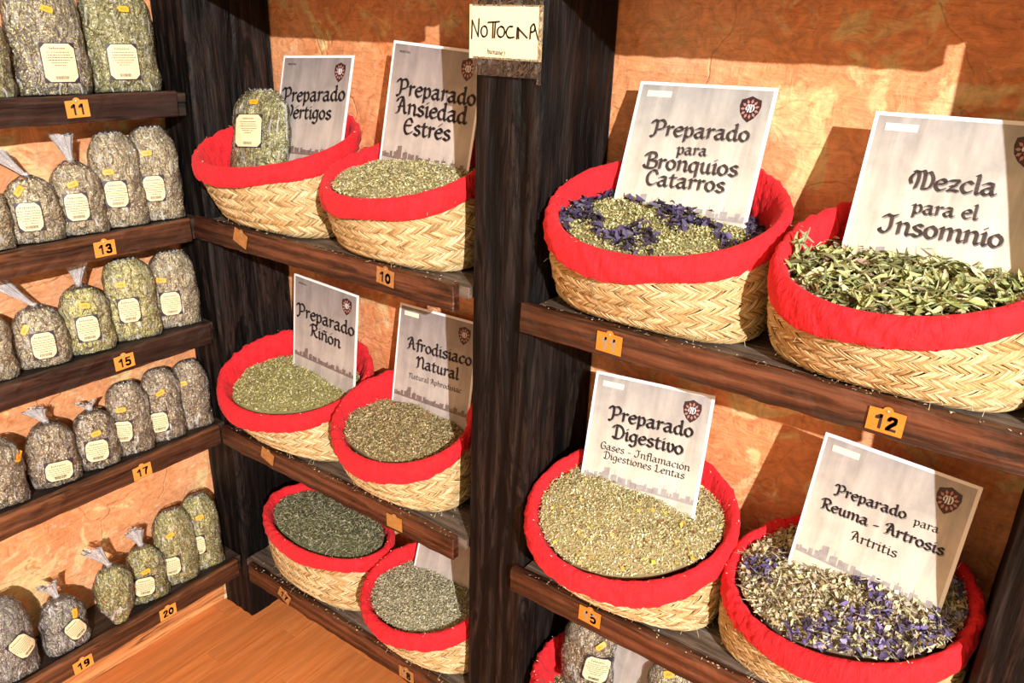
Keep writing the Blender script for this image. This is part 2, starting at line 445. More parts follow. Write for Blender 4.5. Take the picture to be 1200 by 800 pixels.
# blackletter stroke font: x-height 10, y up; glyph = (advance, strokes)
G = {
'a': (10.5, [[(1.5, 8.6), (4, 10), (7, 9.4)], [(7.3, 9.5), (7.2, 3), (8.2, .3), (10, 1.4)], [(7.2, 6), (3.5, 5.6), (1.3, 3), (2.8, .3), (5.3, .8), (7.2, 3)]]),
'c': (8.8, [[(8, 8.2), (5.2, 10), (2, 7.6), (1.4, 3.6), (4, .2), (8, 2)]]),
'd': (10.5, [[(6.8, 16), (7.8, 15), (7.6, 3), (8.8, .2), (10, 1.4)], [(7.5, 8.6), (4.6, 10), (1.6, 7), (1.5, 3), (3.8, .2), (7.4, 2.4)]]),
'e': (9, [[(2, 5.3), (7.4, 6.6), (7.4, 9), (4.8, 10), (1.8, 7.4), (1.4, 3.5), (4.2, .2), (8, 2)]]),
'f': (7, [[(8.2, 14.5), (6, 16), (3.8, 13.5), (3.8, .6), (2.6, -1)], [(1, 9.6), (7, 9.8)]]),
'g': (10, [[(7.6, 9), (4.6, 10), (1.7, 7), (1.7, 3.4), (4, 1.2), (7.6, 3.2)], [(8.4, 10), (7.8, 8), (7.8, -1.5), (5, -5), (1.6, -3.6)]]),
'h': (10, [[(1.2, 15.4), (2.4, 14.6), (2.4, .2)], [(2.4, 7), (5.6, 10), (8.2, 8), (8.2, 2), (6.8, -2)]]),
'i': (5, [[(1, 9), (2.6, 9.8), (2.5, 2), (3.4, .2), (4.8, 1.5)], [(2.3, 13.2), (2.9, 13.8)]]),
'l': (5, [[(1.2, 15.6), (2.6, 15), (2.5, 2), (3.4, .2), (4.8, 1.5)]]),
'm': (16, [[(1, 9), (2.5, 9.8), (2.5, .2)], [(2.5, 7.4), (6, 10), (8, 8.4), (8, .2)], [(8, 7.4), (11.5, 10), (13.6, 8.4), (13.5, 2), (14.4, .2), (15.8, 1.4)]]),
'n': (10.8, [[(1, 9), (2.5, 9.8), (2.5, .2)], [(2.5, 7.4), (6, 10), (8.4, 8.2), (8.3, 2), (9.2, .2), (10.6, 1.4)]]),
'o': (9.6, [[(4.8, 10), (1.7, 7.8), (1.5, 3), (4.6, .1), (7.8, 2.6), (8, 7.2), (4.8, 10)]]),
'p': (10, [[(.4, 8.6), (2.4, 10), (2.5, 2), (2.2, -4.8)], [(2.4, 7.6), (6, 10), (8.3, 7.4), (8, 2.6), (5, .2), (2.6, 1.6)]]),
'q': (10, [[(7.6, 9), (4.6, 10), (1.7, 7), (1.6, 3), (4, .2), (7.6, 2.6)], [(8, 10), (7.8, 4), (7.8, -4.8)]]),
'r': (7.6, [[(.8, 9), (2.5, 9.8), (2.5, .2)], [(2.5, 7), (5, 9.8), (7.2, 9)]]),
's': (8.6, [[(7.2, 8.8), (4.6, 10), (1.9, 8), (3.4, 5.8), (6.4, 4.6), (7.2, 2.2), (4.6, .1), (1.2, 1.6)]]),
't': (7.4, [[(3.2, 13), (2.9, 3), (4.2, .2), (7, 1.8)], [(.6, 9.6), (6.6, 9.8)]]),
'u': (10.6, [[(1, 9), (2.4, 9.8), (2.4, 3), (4.4, .2), (7.6, 2.8)], [(7.8, 9.8), (7.7, 2.4), (8.8, .2), (10.2, 1.4)]]),
'v': (9, [[(1, 9), (2.6, 9.8), (2.6, 3.6), (4.8, .1), (7.8, 3.4), (7.6, 8), (6.2, 10)]]),
'z': (9, [[(1.2, 9.2), (4, 9.8), (7.6, 9.2), (1.4, .9)], [(1.4, .8), (5, 1.4), (8, .6)], [(2.6, 5), (6.4, 5.2)]]),
' ': (6, []), '-': (8, [[(1.2, 4.6), (6, 5.2)]]),
'P': (13.5, [[(0, 12.4), (2, 15.6), (5, 14.6), (9, 16), (12.3, 12.6), (11, 7.6), (6, 5.8)], [(4.8, 14.5), (5, 8), (4.4, 2), (2, -1.6), (.6, -.6)]]),
'V': (12.5, [[(.2, 13.4), (2.4, 15.8), (4, 10), (6.4, .2)], [(6.4, .4), (10, 5), (11.2, 12), (8.6, 15.8)]]),
'A': (12.6, [[(.6, 11.6), (2, 14.6), (6.6, 15.8), (8.6, 9), (9.8, 1.6), (12, 1)], [(6.4, 14.6), (4.2, 8), (3.2, 2), (.8, -.2)], [(2.6, 6.4), (8.6, 7.6)]]),
'E': (12, [[(10.4, 12), (8, 15.6), (4.2, 14), (2, 8), (3, 2.4), (6, .2), (10.8, 3)], [(2.4, 8.2), (9.2, 9)]]),
'R': (13, [[(3.8, 15), (3.8, 3), (1.6, -.4)], [(0, 12.4), (3, 15.8), (8.4, 15.8), (11, 12.4), (8.4, 8.6), (4, 8)], [(6, 8), (9, 1.8), (12.6, .4)]]),
'N': (14, [[(.6, 12), (2.6, 15.2), (3.8, 11), (3.8, 2), (1.8, -.6)], [(3.8, 10), (8, 15.8), (11.2, 12), (11, 3), (12.2, .2), (13.6, 1.2)]]),
'B': (12.6, [[(4, 15), (4, 1.2)], [(0, 12), (3, 15.8), (9, 15.4), (9.8, 11), (5, 8.4)], [(5, 8.4), (11.4, 7), (11, 1.6), (6.4, 0), (1.4, .8), (.2, 3)]]),
'C': (11.6, [[(10.6, 11.6), (8.4, 15.4), (4.6, 14.8), (1.8, 9.4), (2.6, 3), (6, .2), (10.8, 3)]]),
'M': (18, [[(2.2, 4.4), (1, 8.6), (3, 13), (6, 14.6), (6.6, 8), (5.4, .2)], [(3, 15.4), (6.4, 14.8), (10, 15.8), (11, 10), (10.6, .4)], [(10.8, 13), (14.2, 15.2), (17, 9), (15.4, 2), (11, .2)]]),
'I': (11, [[(1.6, 13), (4, 15.4), (7, 14.4), (10.6, 15.8)], [(7.4, 14.6), (7.4, 5), (4.4, .2), (.8, 1.4), (.6, 3.4)]]),
'D': (13.6, [[(0, 12.4), (3, 16), (9.4, 14.8), (12.4, 8), (9.6, 1.4), (4, -.2), (.8, 1.6)], [(4.4, 14.5), (4.4, 1)]]),
'G': (12, [[(10.8, 12.8), (7, 16), (2.8, 12.4), (1.9, 5.4), (5, .2), (10.2, 2), (10.2, 7), (6.6, 7.6)]]),
'L': (11.6, [[(1, 12.6), (3.6, 15.8), (4.2, 8), (3.6, 1.2)], [(.8, 1.6), (4, .6), (8, .3), (11, 3.6)]]),
':': (4, [[(1.6, 2), (2.2, 2.4)], [(1.6, 7.4), (2.2, 7.8)]]), ')': (5, [[(1, 14), (3.6, 8), (3, 2), (.6, -3)]]),
}
ACC = {'é': ('e', [(4, 12.4), (7, 15)]), 'ó': ('o', [(4, 12.4), (7, 15)]), 'ñ': ('n', [(2.4, 12.4), (4.6, 13.8), (6.4, 12.6), (8.8, 13.8)])}
def text_strokes(ink, s, u0, v0, u1, v1, nib=2.3, z=0.0007, width=None, hscale=1.0):
    """write s from baseline start (u0,v0) to end (u1,v1); v is down, mesh y = -v"""
    total = sum(G[ACC[c][0] if c in ACC else c][0] for c in s)
    k = math.hypot(u1 - u0, v1 - v0) / total
    dx, dy = (u1 - u0), -(v1 - v0)
    d = math.hypot(dx, dy); dx /= d; dy /= d
    x = 0.0
    def tr(p): 
        a = (x + p[0]) * k; b = p[1] * k * hscale
        return (u0 + a * dx - b * dy, -v0 + a * dy + b * dx)
    for c in s:
        b = ACC[c][0] if c in ACC else c
        for st in G[b][1]: ink.stroke([tr(p) for p in st], nib * k, z)
        if c in ACC: ink.stroke([tr(p) for p in ACC[c][1]], nib * k * 0.8, z)
        x += G[b][0]

_font_cache = {}
def font_mesh(name, s, size, m, parent, loc, rot=(0, 0, 0), bold=0.0, depth=0.0002):
    cu = bpy.data.curves.new(name, 'FONT')
    cu.body = s; cu.size = size; cu.align_x = 'CENTER'; cu.align_y = 'CENTER'
    cu.offset = bold; cu.extrude = depth; cu.resolution_u = 3
    t = bpy.data.objects.new(name + '_tmp', cu)
    C.objects.link(t)
    bpy.context.view_layer.update()
    me = bpy.data.meshes.new_from_object(t.evaluated_get(bpy.context.evaluated_depsgraph_get()))
    bpy.data.objects.remove(t)
    me.name = name; me.materials.clear(); me.materials.append(m)
    o = link(name, me, None, parent)
    o.location = loc; o.rotation_euler = rot
    return o

# ------------------------------------------------------------------ setting
WB, WL = 1.190, -1.645
def struct(o): o['kind'] = 'structure'; return o
def wall(name, p0, du, dv, nu, nv, nrm, m):
    V = []
    for j in range(nv):
        for i in range(nu):
            p = np.array(p0) + np.array(du) * i / (nu - 1) + np.array(dv) * j / (nv - 1)
            s = 0.0008 * (math.sin(i * 1.7 + j * .9) + math.sin(i * .6 - j * 1.3))
            V.append(p + np.array(nrm) * (s - 0.001))
    n = nu * nv
    V2 = V + [v - np.array(nrm) * 0.08 for v in V]
    F = [tuple(f) for f in grid_faces(nu, nv)]
    F += [tuple(x + n for x in f[::-1]) for f in F]
    o = mesh(name, V2, F, m)
    for f in o.data.polygons: f.use_smooth = True
    return struct(o)
wall('wall_back', (-1.73, WB, 0), (3.2, 0, 0), (0, 0, 2.5), 90, 70, (0, -1, 0), M['wall'])
wall('wall_left', (WL, -0.9, 0), (0, 2.09, 0), (0, 0, 2.5), 70, 70, (1, 0, 0), M['wall'])
fl = board('floor', -1.64, 1.45, -0.9, 1.18, -0.06, -0.0085, M['plank_y'], None, 1, 4, 1, 0, 0.001)
struct(fl)
PW, PL = 0.068, 0.46
pme = None
i = 0
x = -1.632
while x < 1.40:
    y = -0.9 + (i * 0.173) % PL - PL
    while y < 1.17:
        y0, y1 = max(y, -0.9), min(y + PL, 1.175)
        if y1 - y0 > 0.03:
            if pme is None:
                a, b, h, e = PW / 2 - .0003, .5, 0.0085, 0.0008
                vv = [(-a, -b, -h), (a, -b, -h), (a, b, -h), (-a, b, -h), (-a, -b, -e), (a, -b, -e), (a, b, -e), (-a, b, -e),
                      (-a + e, -b + e * 2, 0), (a - e, -b + e * 2, 0), (a - e, b - e * 2, 0), (-a + e, b - e * 2, 0)]
                ff = [(3, 2, 1, 0)]
                for q in (0, 4):
                    for k in range(4): ff.append((q + k, q + (k + 1) % 4, q + 4 + (k + 1) % 4, q + 4 + k))
                ff.append((8, 9, 10, 11))
                o = mesh('floor_plank', vv, ff, M['laminate'], fl)
                pme = o.data
            else:
                o = link('floor_plank', pme, None, fl)
            o.location = (x + PW / 2, (y0 + y1) / 2, 0)
            o.scale = (1, (y1 - y0 - 0.0005), 1)
        y += PL
    x += PW; i += 1
struct(board('baseboard_left', WL + .002, -1.6325, -0.9, 0.976, -0.006, 0.085, M['skirting'], None, 1, 6, 1, 0, 0.0004))

# posts ------------------------------------------------------------
def post(name, x0, x1, y0, y1, z1, label, seed):
    r = np.random.default_rng(seed)
    nz = 150
    nx = 22; ny = 26
    ring = [(x0 + (x1 - x0) * i / nx, y0, 0) for i in range(nx)] + [(x1, y0 + (y1 - y0) * i / ny, 1) for i in range(ny)] \
        + [(x1 - (x1 - x0) * i / nx, y1, 2) for i in range(nx)] + [(x0, y1 - (y1 - y0) * i / ny, 3) for i in range(ny)]
    n = len(ring)
    amp = r.normal(0, 1, n); ph = r.uniform(0, 6.28, (n, 3)); 
    V = []
    for j in range(nz + 1):
        z = z1 * j / nz
        edge = 0.0025 * math.sin(z * 7 + seed) + 0.0015 * math.sin(z * 19)
        for k, (x, y, s) in enumerate(ring):
            gx = x + .0
            g = 0.0005 * amp[k] + 0.0008 * math.sin(k * 0.9 + 2.2 * math.sin(z * 5 + seed) + ph[0, 0]) + 0.0006 * math.sin(z * 40 + ph[k, 1])
            g = min(g, 0.0012)
            if s == 0: y = y + 0.0012 - g; 
            if s == 1: x = x - 0.0012 + g
            if s == 3: x = x + 0.0012 - g
            if k == nx: x -= 0.003; y += 0.003
            if k == 0: x += 0.003; y += 0.003
            if s == 0: x += edge * (k / nx) * 0.6
            V.append((x, y, z))
    F = [tuple(f) for f in grid_faces(n, nz + 1, True)]
    F.append(tuple(range(n))[::-1]); F.append(tuple(range(nz * n, nz * n + n)))
    o = mesh(name, V, F, M['post'])
    return tag(o, label, 'post')
post('wooden_post', -1.632, -1.512, 0.979, 1.186, 2.3, 'black-stained wooden post filling the corner between the two walls', 3)
pil = post('wooden_post', -0.775, -0.648, 0.979, 1.186, 2.3, 'rough-hewn black wooden post in the middle, carrying the handwritten note', 5)
post('wooden_post', 0.050, 0.177, 0.979, 1.186, 2.3, 'dark brown wooden post at the lower right corner of the photo', 9)

# shelves ----------------------------------------------------------
ZR = (1.615, 1.097, 0.585, 0.197)     # back wall shelves, top of the front lip
ZL = (1.640, 1.360, 1.099, 0.855, 0.595, 0.201)
def shelf_x(x0, x1, z, xl0, xl1, label, cat='shelf', seed=0):
    t = empty('wooden_shelf', ((x0 + x1) / 2, 1.08, z - .03), label, cat, 'shelves on the back wall')
    def loc(o):
        o.data.transform(Matrix.Translation(-Vector(t.location)))
        return o
    zt = z - 0.006
    m = M['plank_x']
    y = 0.979
    for k, wdt in enumerate((0.066, 0.072, 0.068)):
        loc(board('plank', x0 + .001, x1 - .001, y, y + wdt - 0.0012, zt - 0.02, zt - 0.0006 * (k % 2), m, t, 0, 30, 2, 0.0005, 0.0012, seed=seed * 7 + k))
        y += wdt
    loc(board('front_lip', xl0, xl1, 0.960, 0.9785, z - 0.049, z, M['lip_x'], t, 0, 60, 3, 0.0009, 0.002, seed=seed))
    loc(board('back_batten', x0 + .002, x1 - .002, 1.150, 1.184, zt - 0.046, zt - 0.021, M['batten'], t, 0, 4, 1, 0.0, 0.002, seed=seed))
    return t
shelf_x(-1.512, -0.777, ZR[0], -1.53, -0.797, 'top wooden shelf left of the middle post, above the frame', seed=1)
shelf_x(-1.512, -0.777, ZR[1], -1.538, -0.797, 'wooden shelf left of the middle post, with the small tag 10', seed=2)
shelf_x(-1.512, -0.777, ZR[2], -1.524, -0.795, 'middle wooden shelf left of the middle post, under the second pair of baskets', seed=3)
shelf_x(-1.512, -0.777, ZR[3], -1.480, -0.780, 'lowest wooden shelf left of the middle post, just above the floor', seed=4)
shelf_x(-0.646, 0.048, ZR[0], -0.658, 0.041, 'top wooden shelf right of the middle post, above the frame', seed=5)
shelf_x(-0.646, 0.048, ZR[1], -0.660, 0.044, 'wooden shelf right of the middle post, with orange tags 11 and 12', seed=6)
shelf_x(-0.646, 0.048, ZR[2], -0.660, 0.044, 'wooden shelf right of the middle post, with the tag 15', seed=7)
shelf_x(-0.646, 0.048, ZR[3], -0.660, 0.044, 'lowest wooden shelf right of the middle post, at the bottom of the photo', seed=8)
def shelf_y(z, y1, label, m, seed):
    t = empty('bag_shelf', (-1.58, 0.3, z - .03), label, 'shelf', 'narrow shelves on the left wall')
    def loc(o):
        o.data.transform(Matrix.Translation(-Vector(t.location)))
        return o
    loc(board('plank', -1.643, -1.531, -0.6, 0.976, z - 0.024, z - 0.006, M['plank_y'], t, 1, 20, 2, 0.0004, 0.0012, seed=seed))
    loc(board('front_lip', -1.530, -1.512, -0.6, y1, z - 0.049, z, m, t, 1, 90, 3, 0.0009, 0.002, seed=seed + 3))
    o = board('support_bracket', -1.632, -1.535, 0.957, 0.976, z - 0.052, z - 0.026, M['plank_y'], t, 0, 3, 1, 0, 0.001, seed=seed)
    loc(o)
    return t
shelf_y(ZL[0], 0.945, 'top narrow shelf on the left wall, above the frame', M['lip_y_dark'], 20)
shelf_y(ZL[1], 0.945, 'near-black narrow shelf on the left wall, with the tag 11', M['lip_y_dark'], 21)
shelf_y(ZL[2], 0.940, 'narrow shelf on the left wall with an orange-brown streaky front, tag 13', M['lip_y'], 22)
shelf_y(ZL[3], 0.958, 'dark brown narrow shelf on the left wall, with the tag 15', M['lip_y_dark'], 23)
shelf_y(ZL[4], 0.950, 'brown narrow shelf on the left wall, with the tag 17', M['lip_y'], 24)
shelf_y(ZL[5], 0.956, 'lowest narrow shelf on the left wall, with the tags 19 and 20', M['lip_y'], 25)

DG = {'1': [(False, (1.5, 11), (5.5, 14), (5.5, 1))], '0': [(True, (4.6, 14), (1.2, 10.5), (1.2, 4.5), (4.6, 1), (8, 4.5), (8, 10.5), (4.6, 14))],
      '2': [(True, (1.2, 11), (3.6, 14), (7.4, 13), (7.4, 9.5), (4, 5.5), (1.2, 1.2)), (False, (1.2, 1.2), (8.2, 1.2))],
      '3': [(True, (1.2, 12), (4, 14), (7.6, 12.4), (7, 9), (4, 7.8)), (True, (4, 7.8), (8, 6.4), (7.8, 2.4), (4.2, 1), (1, 3))],
      '5': [(False, (7.8, 14), (2, 14), (1.6, 8)), (True, (1.6, 8), (4.6, 9.4), (8, 7), (7.6, 2.6), (4.2, 1), (1, 2.8))],
      '7': [(False, (1, 14), (8, 14)), (True, (8, 14), (5, 8), (4, 1))],
      '8': [(True, (4.6, 14), (1.6, 12.4), (2.2, 9), (4.6, 7.8), (7.8, 5.6), (7.4, 2), (4.6, 1), (1.6, 2.4), (1.6, 5.8), (4.6, 7.8), (7.2, 9.4), (7.2, 12.6), (4.6, 14))],
      '9': [(True, (7.8, 9.5), (4.6, 7), (1.4, 8.6), (1.6, 12.4), (4.6, 14), (7.6, 12.4), (7.8, 8), (6.6, 3), (2.4, 1.2))]}
# number tags -------------------------------------------------------
def number_tag(loc, rotz, txt, label, m, dm, w=0.042, h=0.030, roll=0.0):
    t = empty('number_tag', loc, label, 'number tag', 'small orange number tags on the shelf fronts', rot=(math.pi / 2, 0, rotz))
    t.rotation_euler = (Matrix.Rotation(rotz, 3, 'Z') @ Matrix.Rotation(math.pi / 2, 3, 'X') @ Matrix.Rotation(roll, 3, 'Z')).to_euler()
    a, b, c = w / 2, h / 2, 0.0012
    out = [(-a, -b), (a, -b), (a, b)]
    out += [(0.006 * math.cos(x), b + 0.005 * math.sin(x)) for x in np.linspace(0.1, math.pi - .1, 8)]
    out += [(-a, b)]
    n = len(out)
    V = [(x, y, 0) for x, y in out] + [(x, y, c) for x, y in out]
    F = [tuple(range(n))[::-1], tuple(range(n, 2 * n))] + [(k, (k + 1) % n, n + (k + 1) % n, n + k) for k in range(n)]
    mesh('tag_plate', V, F, m, t)
    if txt:
        dg = Ink(); k = 0.0185 / 15; x0_ = -(len(txt) * 11.5 - 2.2) * k / 2
        for ch in txt:
            for st in DG[ch]: dg.stroke([(x0_ + (p[0] + .2) * k, (p[1] - 7.5) * k - .0008) for p in st[1:]], 2.9 * k, c + .0003, 0.0, 1.0, sm=st[0])
            x0_ += 11.5 * k
        dg.build('digits', dm, t)
    V = []; F = []
    for j, (r, z) in enumerate([(0.0018, c), (0.0018, c + .0008), (0.0009, c + .0014)]):
        for k in range(8): V.append((r * math.cos(k * math.pi / 4), b + r * math.sin(k * math.pi / 4) - .0005, z))
    F = [tuple(f) for f in grid_faces(8, 3, True)] + [tuple(range(16, 24))]
    mesh('nail', V, F, M['nail'], t)
    return t
XF = -1.5105
for y, z, s, r, lb in [(0.741, 1.337, '11', .03, 'bright orange tag reading 11 on the top left-wall shelf front'),
                   (0.748, 1.072, '13', .0, 'orange tag reading 13 on the second left-wall shelf front'),
                   (0.749, 0.829, '15', .03, 'orange tag reading 15 on the third left-wall shelf front'),
                   (0.748, 0.565, '17', .03, 'orange tag reading 17 on the fourth left-wall shelf front'),
                   (0.753, 0.172, '20', .0, 'orange tag reading 20, nearest the floor at the left'),
                   (0.549, 0.168, '19', .04, 'orange tag reading 19 near the left edge, below the big purple bag')]:
    number_tag((XF, y, z), math.pi / 2, s, lb, M['tag'], M['ink'], roll=r)
YF = 0.9583
for x, z, s, r, lb, m, dm in [
        (-1.368, 1.078, '', -.35, 'blank worn brown tag hanging crooked under the first basket at the top left', M['tag_old'], M['ink']),
        (-0.953, 1.080, '10', -.10, 'brass-brown tag reading 10 on the shelf left of the middle post', M['tag_old'], M['ink']),
        (-0.496, 1.072, '11', -.02, 'orange tag with faded grey 11, right of the middle post', M['tag_deep'], M['tag_grey']),
        (-0.112, 1.070, '12', -.02, 'large bright orange tag reading 12 at the right', M['tag_deep'], M['ink']),
        (-1.348, 0.568, '', -.30, 'blank worn brown tag crooked on the middle shelf by the corner', M['tag_old'], M['ink']),
        (-0.948, 0.560, '', .02, 'blank orange-brown tag on the middle shelf near the middle post', M['tag_brass'], M['ink']),
        (-0.489, 0.568, '15', -.02, 'orange tag with worn dark 15, on the shelf right of the middle post', M['tag_deep'], M['tag_grey']),
        (-1.335, 0.175, '17', -.45, 'brown tag with a worn crooked 17 on the lowest shelf near the corner', M['tag_old'], M['ink']),
        (-0.925, 0.172, '18', .0, 'brown tag with a worn 18 on the lowest shelf near the middle post', M['tag_old'], M['tag_grey'])]:
    number_tag((x, YF, z), 0, s, lb, m, dm, roll=r)

# note on the post --------------------------------------------------
nt_ = empty('paper_note', (-0.7125, 0.9735, 1.493), 'cream handwritten note taped high on the middle post', 'note', rot=(math.pi / 2, 0, 0))
nw, nh = 0.0655, 0.0375
def rect_mesh(name, x0, x1, y0, y1, z, m, parent, th=0.0004, nx=8, curve=0.0):
    V = []
    for zz in (z, z - th):
        for j in range(2):
            for i in range(nx + 1):
                V.append((x0 + (x1 - x0) * i / nx, (y0, y1)[j], zz + curve * math.sin(i / nx * 5)))
    n = nx + 1
    F = []
    for i in range(nx):
        F.append((i, i + 1, n + i + 1, n + i)); F.append((2 * n + i, 3 * n + i, 3 * n + i + 1, 2 * n + i + 1))
        F.append((i, 2 * n + i, 2 * n + i + 1, i + 1)); F.append((n + i, n + i + 1, 3 * n + i + 1, 3 * n + i))
    F.append((0, n, 3 * n, 2 * n)); F.append((nx, 2 * n + nx, 3 * n + nx, n + nx))
    return mesh(name, V, F, m, parent)
rect_mesh('paper', -nw, nw - .001, -nh + .001, nh, 0.001, M['note'], nt_)
ink = Ink()
def nx_(px, py): return ((px - 359) / 638 * 2 * nw, -((py - 290) - (px - 359) * 0.045) / 465 * 2 * nh)
def ell(cx, cy, rx, ry, a0=0, a1=6.28): return [(cx + rx * math.cos(a), cy + ry * math.sin(a)) for a in np.linspace(a0, a1, 12)]
for st in [[(62, 335), (66, 178)], [(66, 178), (122, 318)], [(122, 318), (128, 168)], ell(176, 275, 28, 45), [(208, 200), (310, 195)],
           [(254, 200), (252, 330)], [(275, 200), (268, 330)], ell(325, 280, 32, 44), [(425, 238), (392, 240), (370, 285), (392, 328), (438, 325)],
           [(462, 340), (466, 245)], [(478, 338), (474, 250)], [(468, 248), (550, 332)], [(574, 340), (578, 245)], [(576, 248), (600, 218), (614, 250), (604, 280), (580, 284)], [(606, 225), (642, 345)]]:
    ink.stroke([nx_(*p) for p in st], 0.0022, 0.0016, 0.5, 0.8, sm=len(st) > 2)
o = ink.build('handwriting', M['ink'], nt_)
ink = Ink()
a = nx_(205, 462); b = nx_(365, 478)
text_strokes(ink, 'humane:)', a[0], -a[1], b[0], -b[1], 2.2, 0.0018)
ink.build('small_handwriting', M['ink'], nt_)
for (x0, x1, y0, y1, z, cv) in [(-.060, .064, nh - .002, nh + .016, .0020, .0002), (.0590, .0660, -nh - .030, nh + .01, .0024, .0002), (-.058, .0585, -nh - .022, -nh + .004, .0020, .0002)]:
    rect_mesh('clear_tape', x0, x1, y0, y1, z, M['tape'], nt_, 0.0001, 10, cv)

# ------------------------------------------------------------------ flakes
def pal(cols, w, n):
    cols = np.array(cols); w = np.array(w, float); w /= w.sum()
    i = rng.choice(len(cols), n, p=w)
    return cols[i] * rng.uniform(0.75, 1.25, (n, 1)) * rng.uniform(0.93, 1.07, (n, 3))
def kites(P, L_, W_, tilt, col, fold=0.35):
    """folded leaf flakes lying roughly flat; tilt = spread out of the plane"""
    n = len(P)
    az = rng.uniform(0, 2 * np.pi, n); el = rng.normal(0, tilt, n)
    d = np.stack([np.cos(az) * np.cos(el), np.sin(az) * np.cos(el), np.sin(el)], 1)
    up = np.array([[0, 0, 1.0]]) + rng.normal(0, tilt, (n, 3))
    s = np.cross(d, up); s /= np.linalg.norm(s, axis=1)[:, None]
    nn = np.cross(s, d)
    l = L_[:, None] / 2; w_ = W_[:, None] / 2
    k = rng.uniform(-0.25, 0.25, (n, 1)) * l
    f = fold * w_
    V = np.stack([P - d * l, P + d * k + s * w_ + nn * f, P + d * l + nn * f * rng.uniform(-1, 1, (n, 1)), P + d * k * .5 - s * w_ + nn * f], 1)
    return V.reshape(-1, 3), np.arange(4 * n).reshape(-1, 4), np.repeat(col, 4, 0)
def ribbons(P, L_, W_, tilt, col, curl=0.5, seg=4):
    n = len(P)
    az = rng.uniform(0, 2 * np.pi, n); el = rng.normal(0, tilt, n)
    d = np.stack([np.cos(az) * np.cos(el), np.sin(az) * np.cos(el), np.sin(el)], 1)
    s = np.cross(d, np.array([[0, 0, 1.0]]) + rng.normal(0, tilt * 1.2, (n, 3))); s /= np.linalg.norm(s, axis=1)[:, None]
    nn = np.cross(s, d)
    cv = rng.normal(0, curl, (n, 1)); bw = rng.normal(0, curl, (n, 1))
    V = []
    for j in range(seg + 1):
        t = j / seg - 0.5
        wv = math.sin(math.pi * (j + .25) / (seg + .5)) ** 0.8
        c = P + d * (t * L_)[:, None] + nn * (cv * (t * t - .1)) * L_[:, None] + s * (bw * (t * t - .1)) * L_[:, None] * .7
        h = (W_ * wv)[:, None] / 2
        V += [c - s * h + nn * h * .5, c, c + s * h + nn * h * .5]
    V = np.stack(V, 1)
    k = 3 * (seg + 1)
    F = []
    for j in range(seg):
        for q in (0, 1): F.append((3 * j + q, 3 * j + q + 1, 3 * j + q + 4, 3 * j + q + 3))
    F = (np.arange(n)[:, None, None] * k + np.array(F)[None]).reshape(-1, 4)
    return V.reshape(-1, 3), F, np.repeat(col, k, 0)
def joinv(parts):
    V, F, K = [], [], []; b = 0
    for v, f, c in parts:
        V.append(v); F.append(f + b); K.append(c); b += len(v)
    return np.concatenate(V), np.concatenate(F), np.concatenate(K)

# ------------------------------------------------------------------ baskets
def polar_rim(a, b, yaw, ph): return a * b / np.sqrt((b * np.cos(ph - yaw)) ** 2 + (a * np.sin(ph - yaw)) ** 2)
def polar_base(a, b, ph, n=2.8): return (np.abs(np.cos(ph) / a) ** n + np.abs(np.sin(ph) / b) ** n) ** (-1 / n)
class Basket:
    def __init__(s, z0, p, xlim):
        s.z0 = z0; s.cx, s.cy, s.a, s.b, s.yaw, s.hm, s.gx, s.gy = p
        s.by = 1.078 - s.cy
        s.ba = min(s.a * 0.93, xlim); s.bb = 0.094
        s.seed = rng.uniform(0, 6.28, 8)
    def rimz(s, x, y): return s.hm + s.gx * x + s.gy * y
    def rim(s, ph, off=0.0):
        r = polar_rim(s.a, s.b, s.yaw, ph) + off
        x, y = r * np.cos(ph), r * np.sin(ph)
        return x, y, s.rimz(x, y)
    def wallp(s, ph, t, off=0.0):
        """basket side at angle ph and height fraction t, in basket-local coordinates (origin: rim centre x, y on the shelf)"""
        rb = polar_base(s.ba, s.bb, ph); bx, by = rb * np.cos(ph), rb * np.sin(ph) + s.by
        rx, ry, rz = s.rim(ph, -0.004)
        k = np.clip(t, 0, 1) ** 0.75
        bul = 0.006 * np.sin(np.pi * np.clip(t, 0, 1)) - 0.010 * np.clip(1 - t * 7, 0, 1) ** 2
        x = bx + (rx - bx) * k; y = by + (ry - by) * k
        dx, dy = np.cos(ph), np.sin(ph)
        x = x + dx * (bul + off); y = y + dy * (bul + off)
        z = (rz - 0.012) * t + 0.002
        return np.stack([x, y, z], -1)
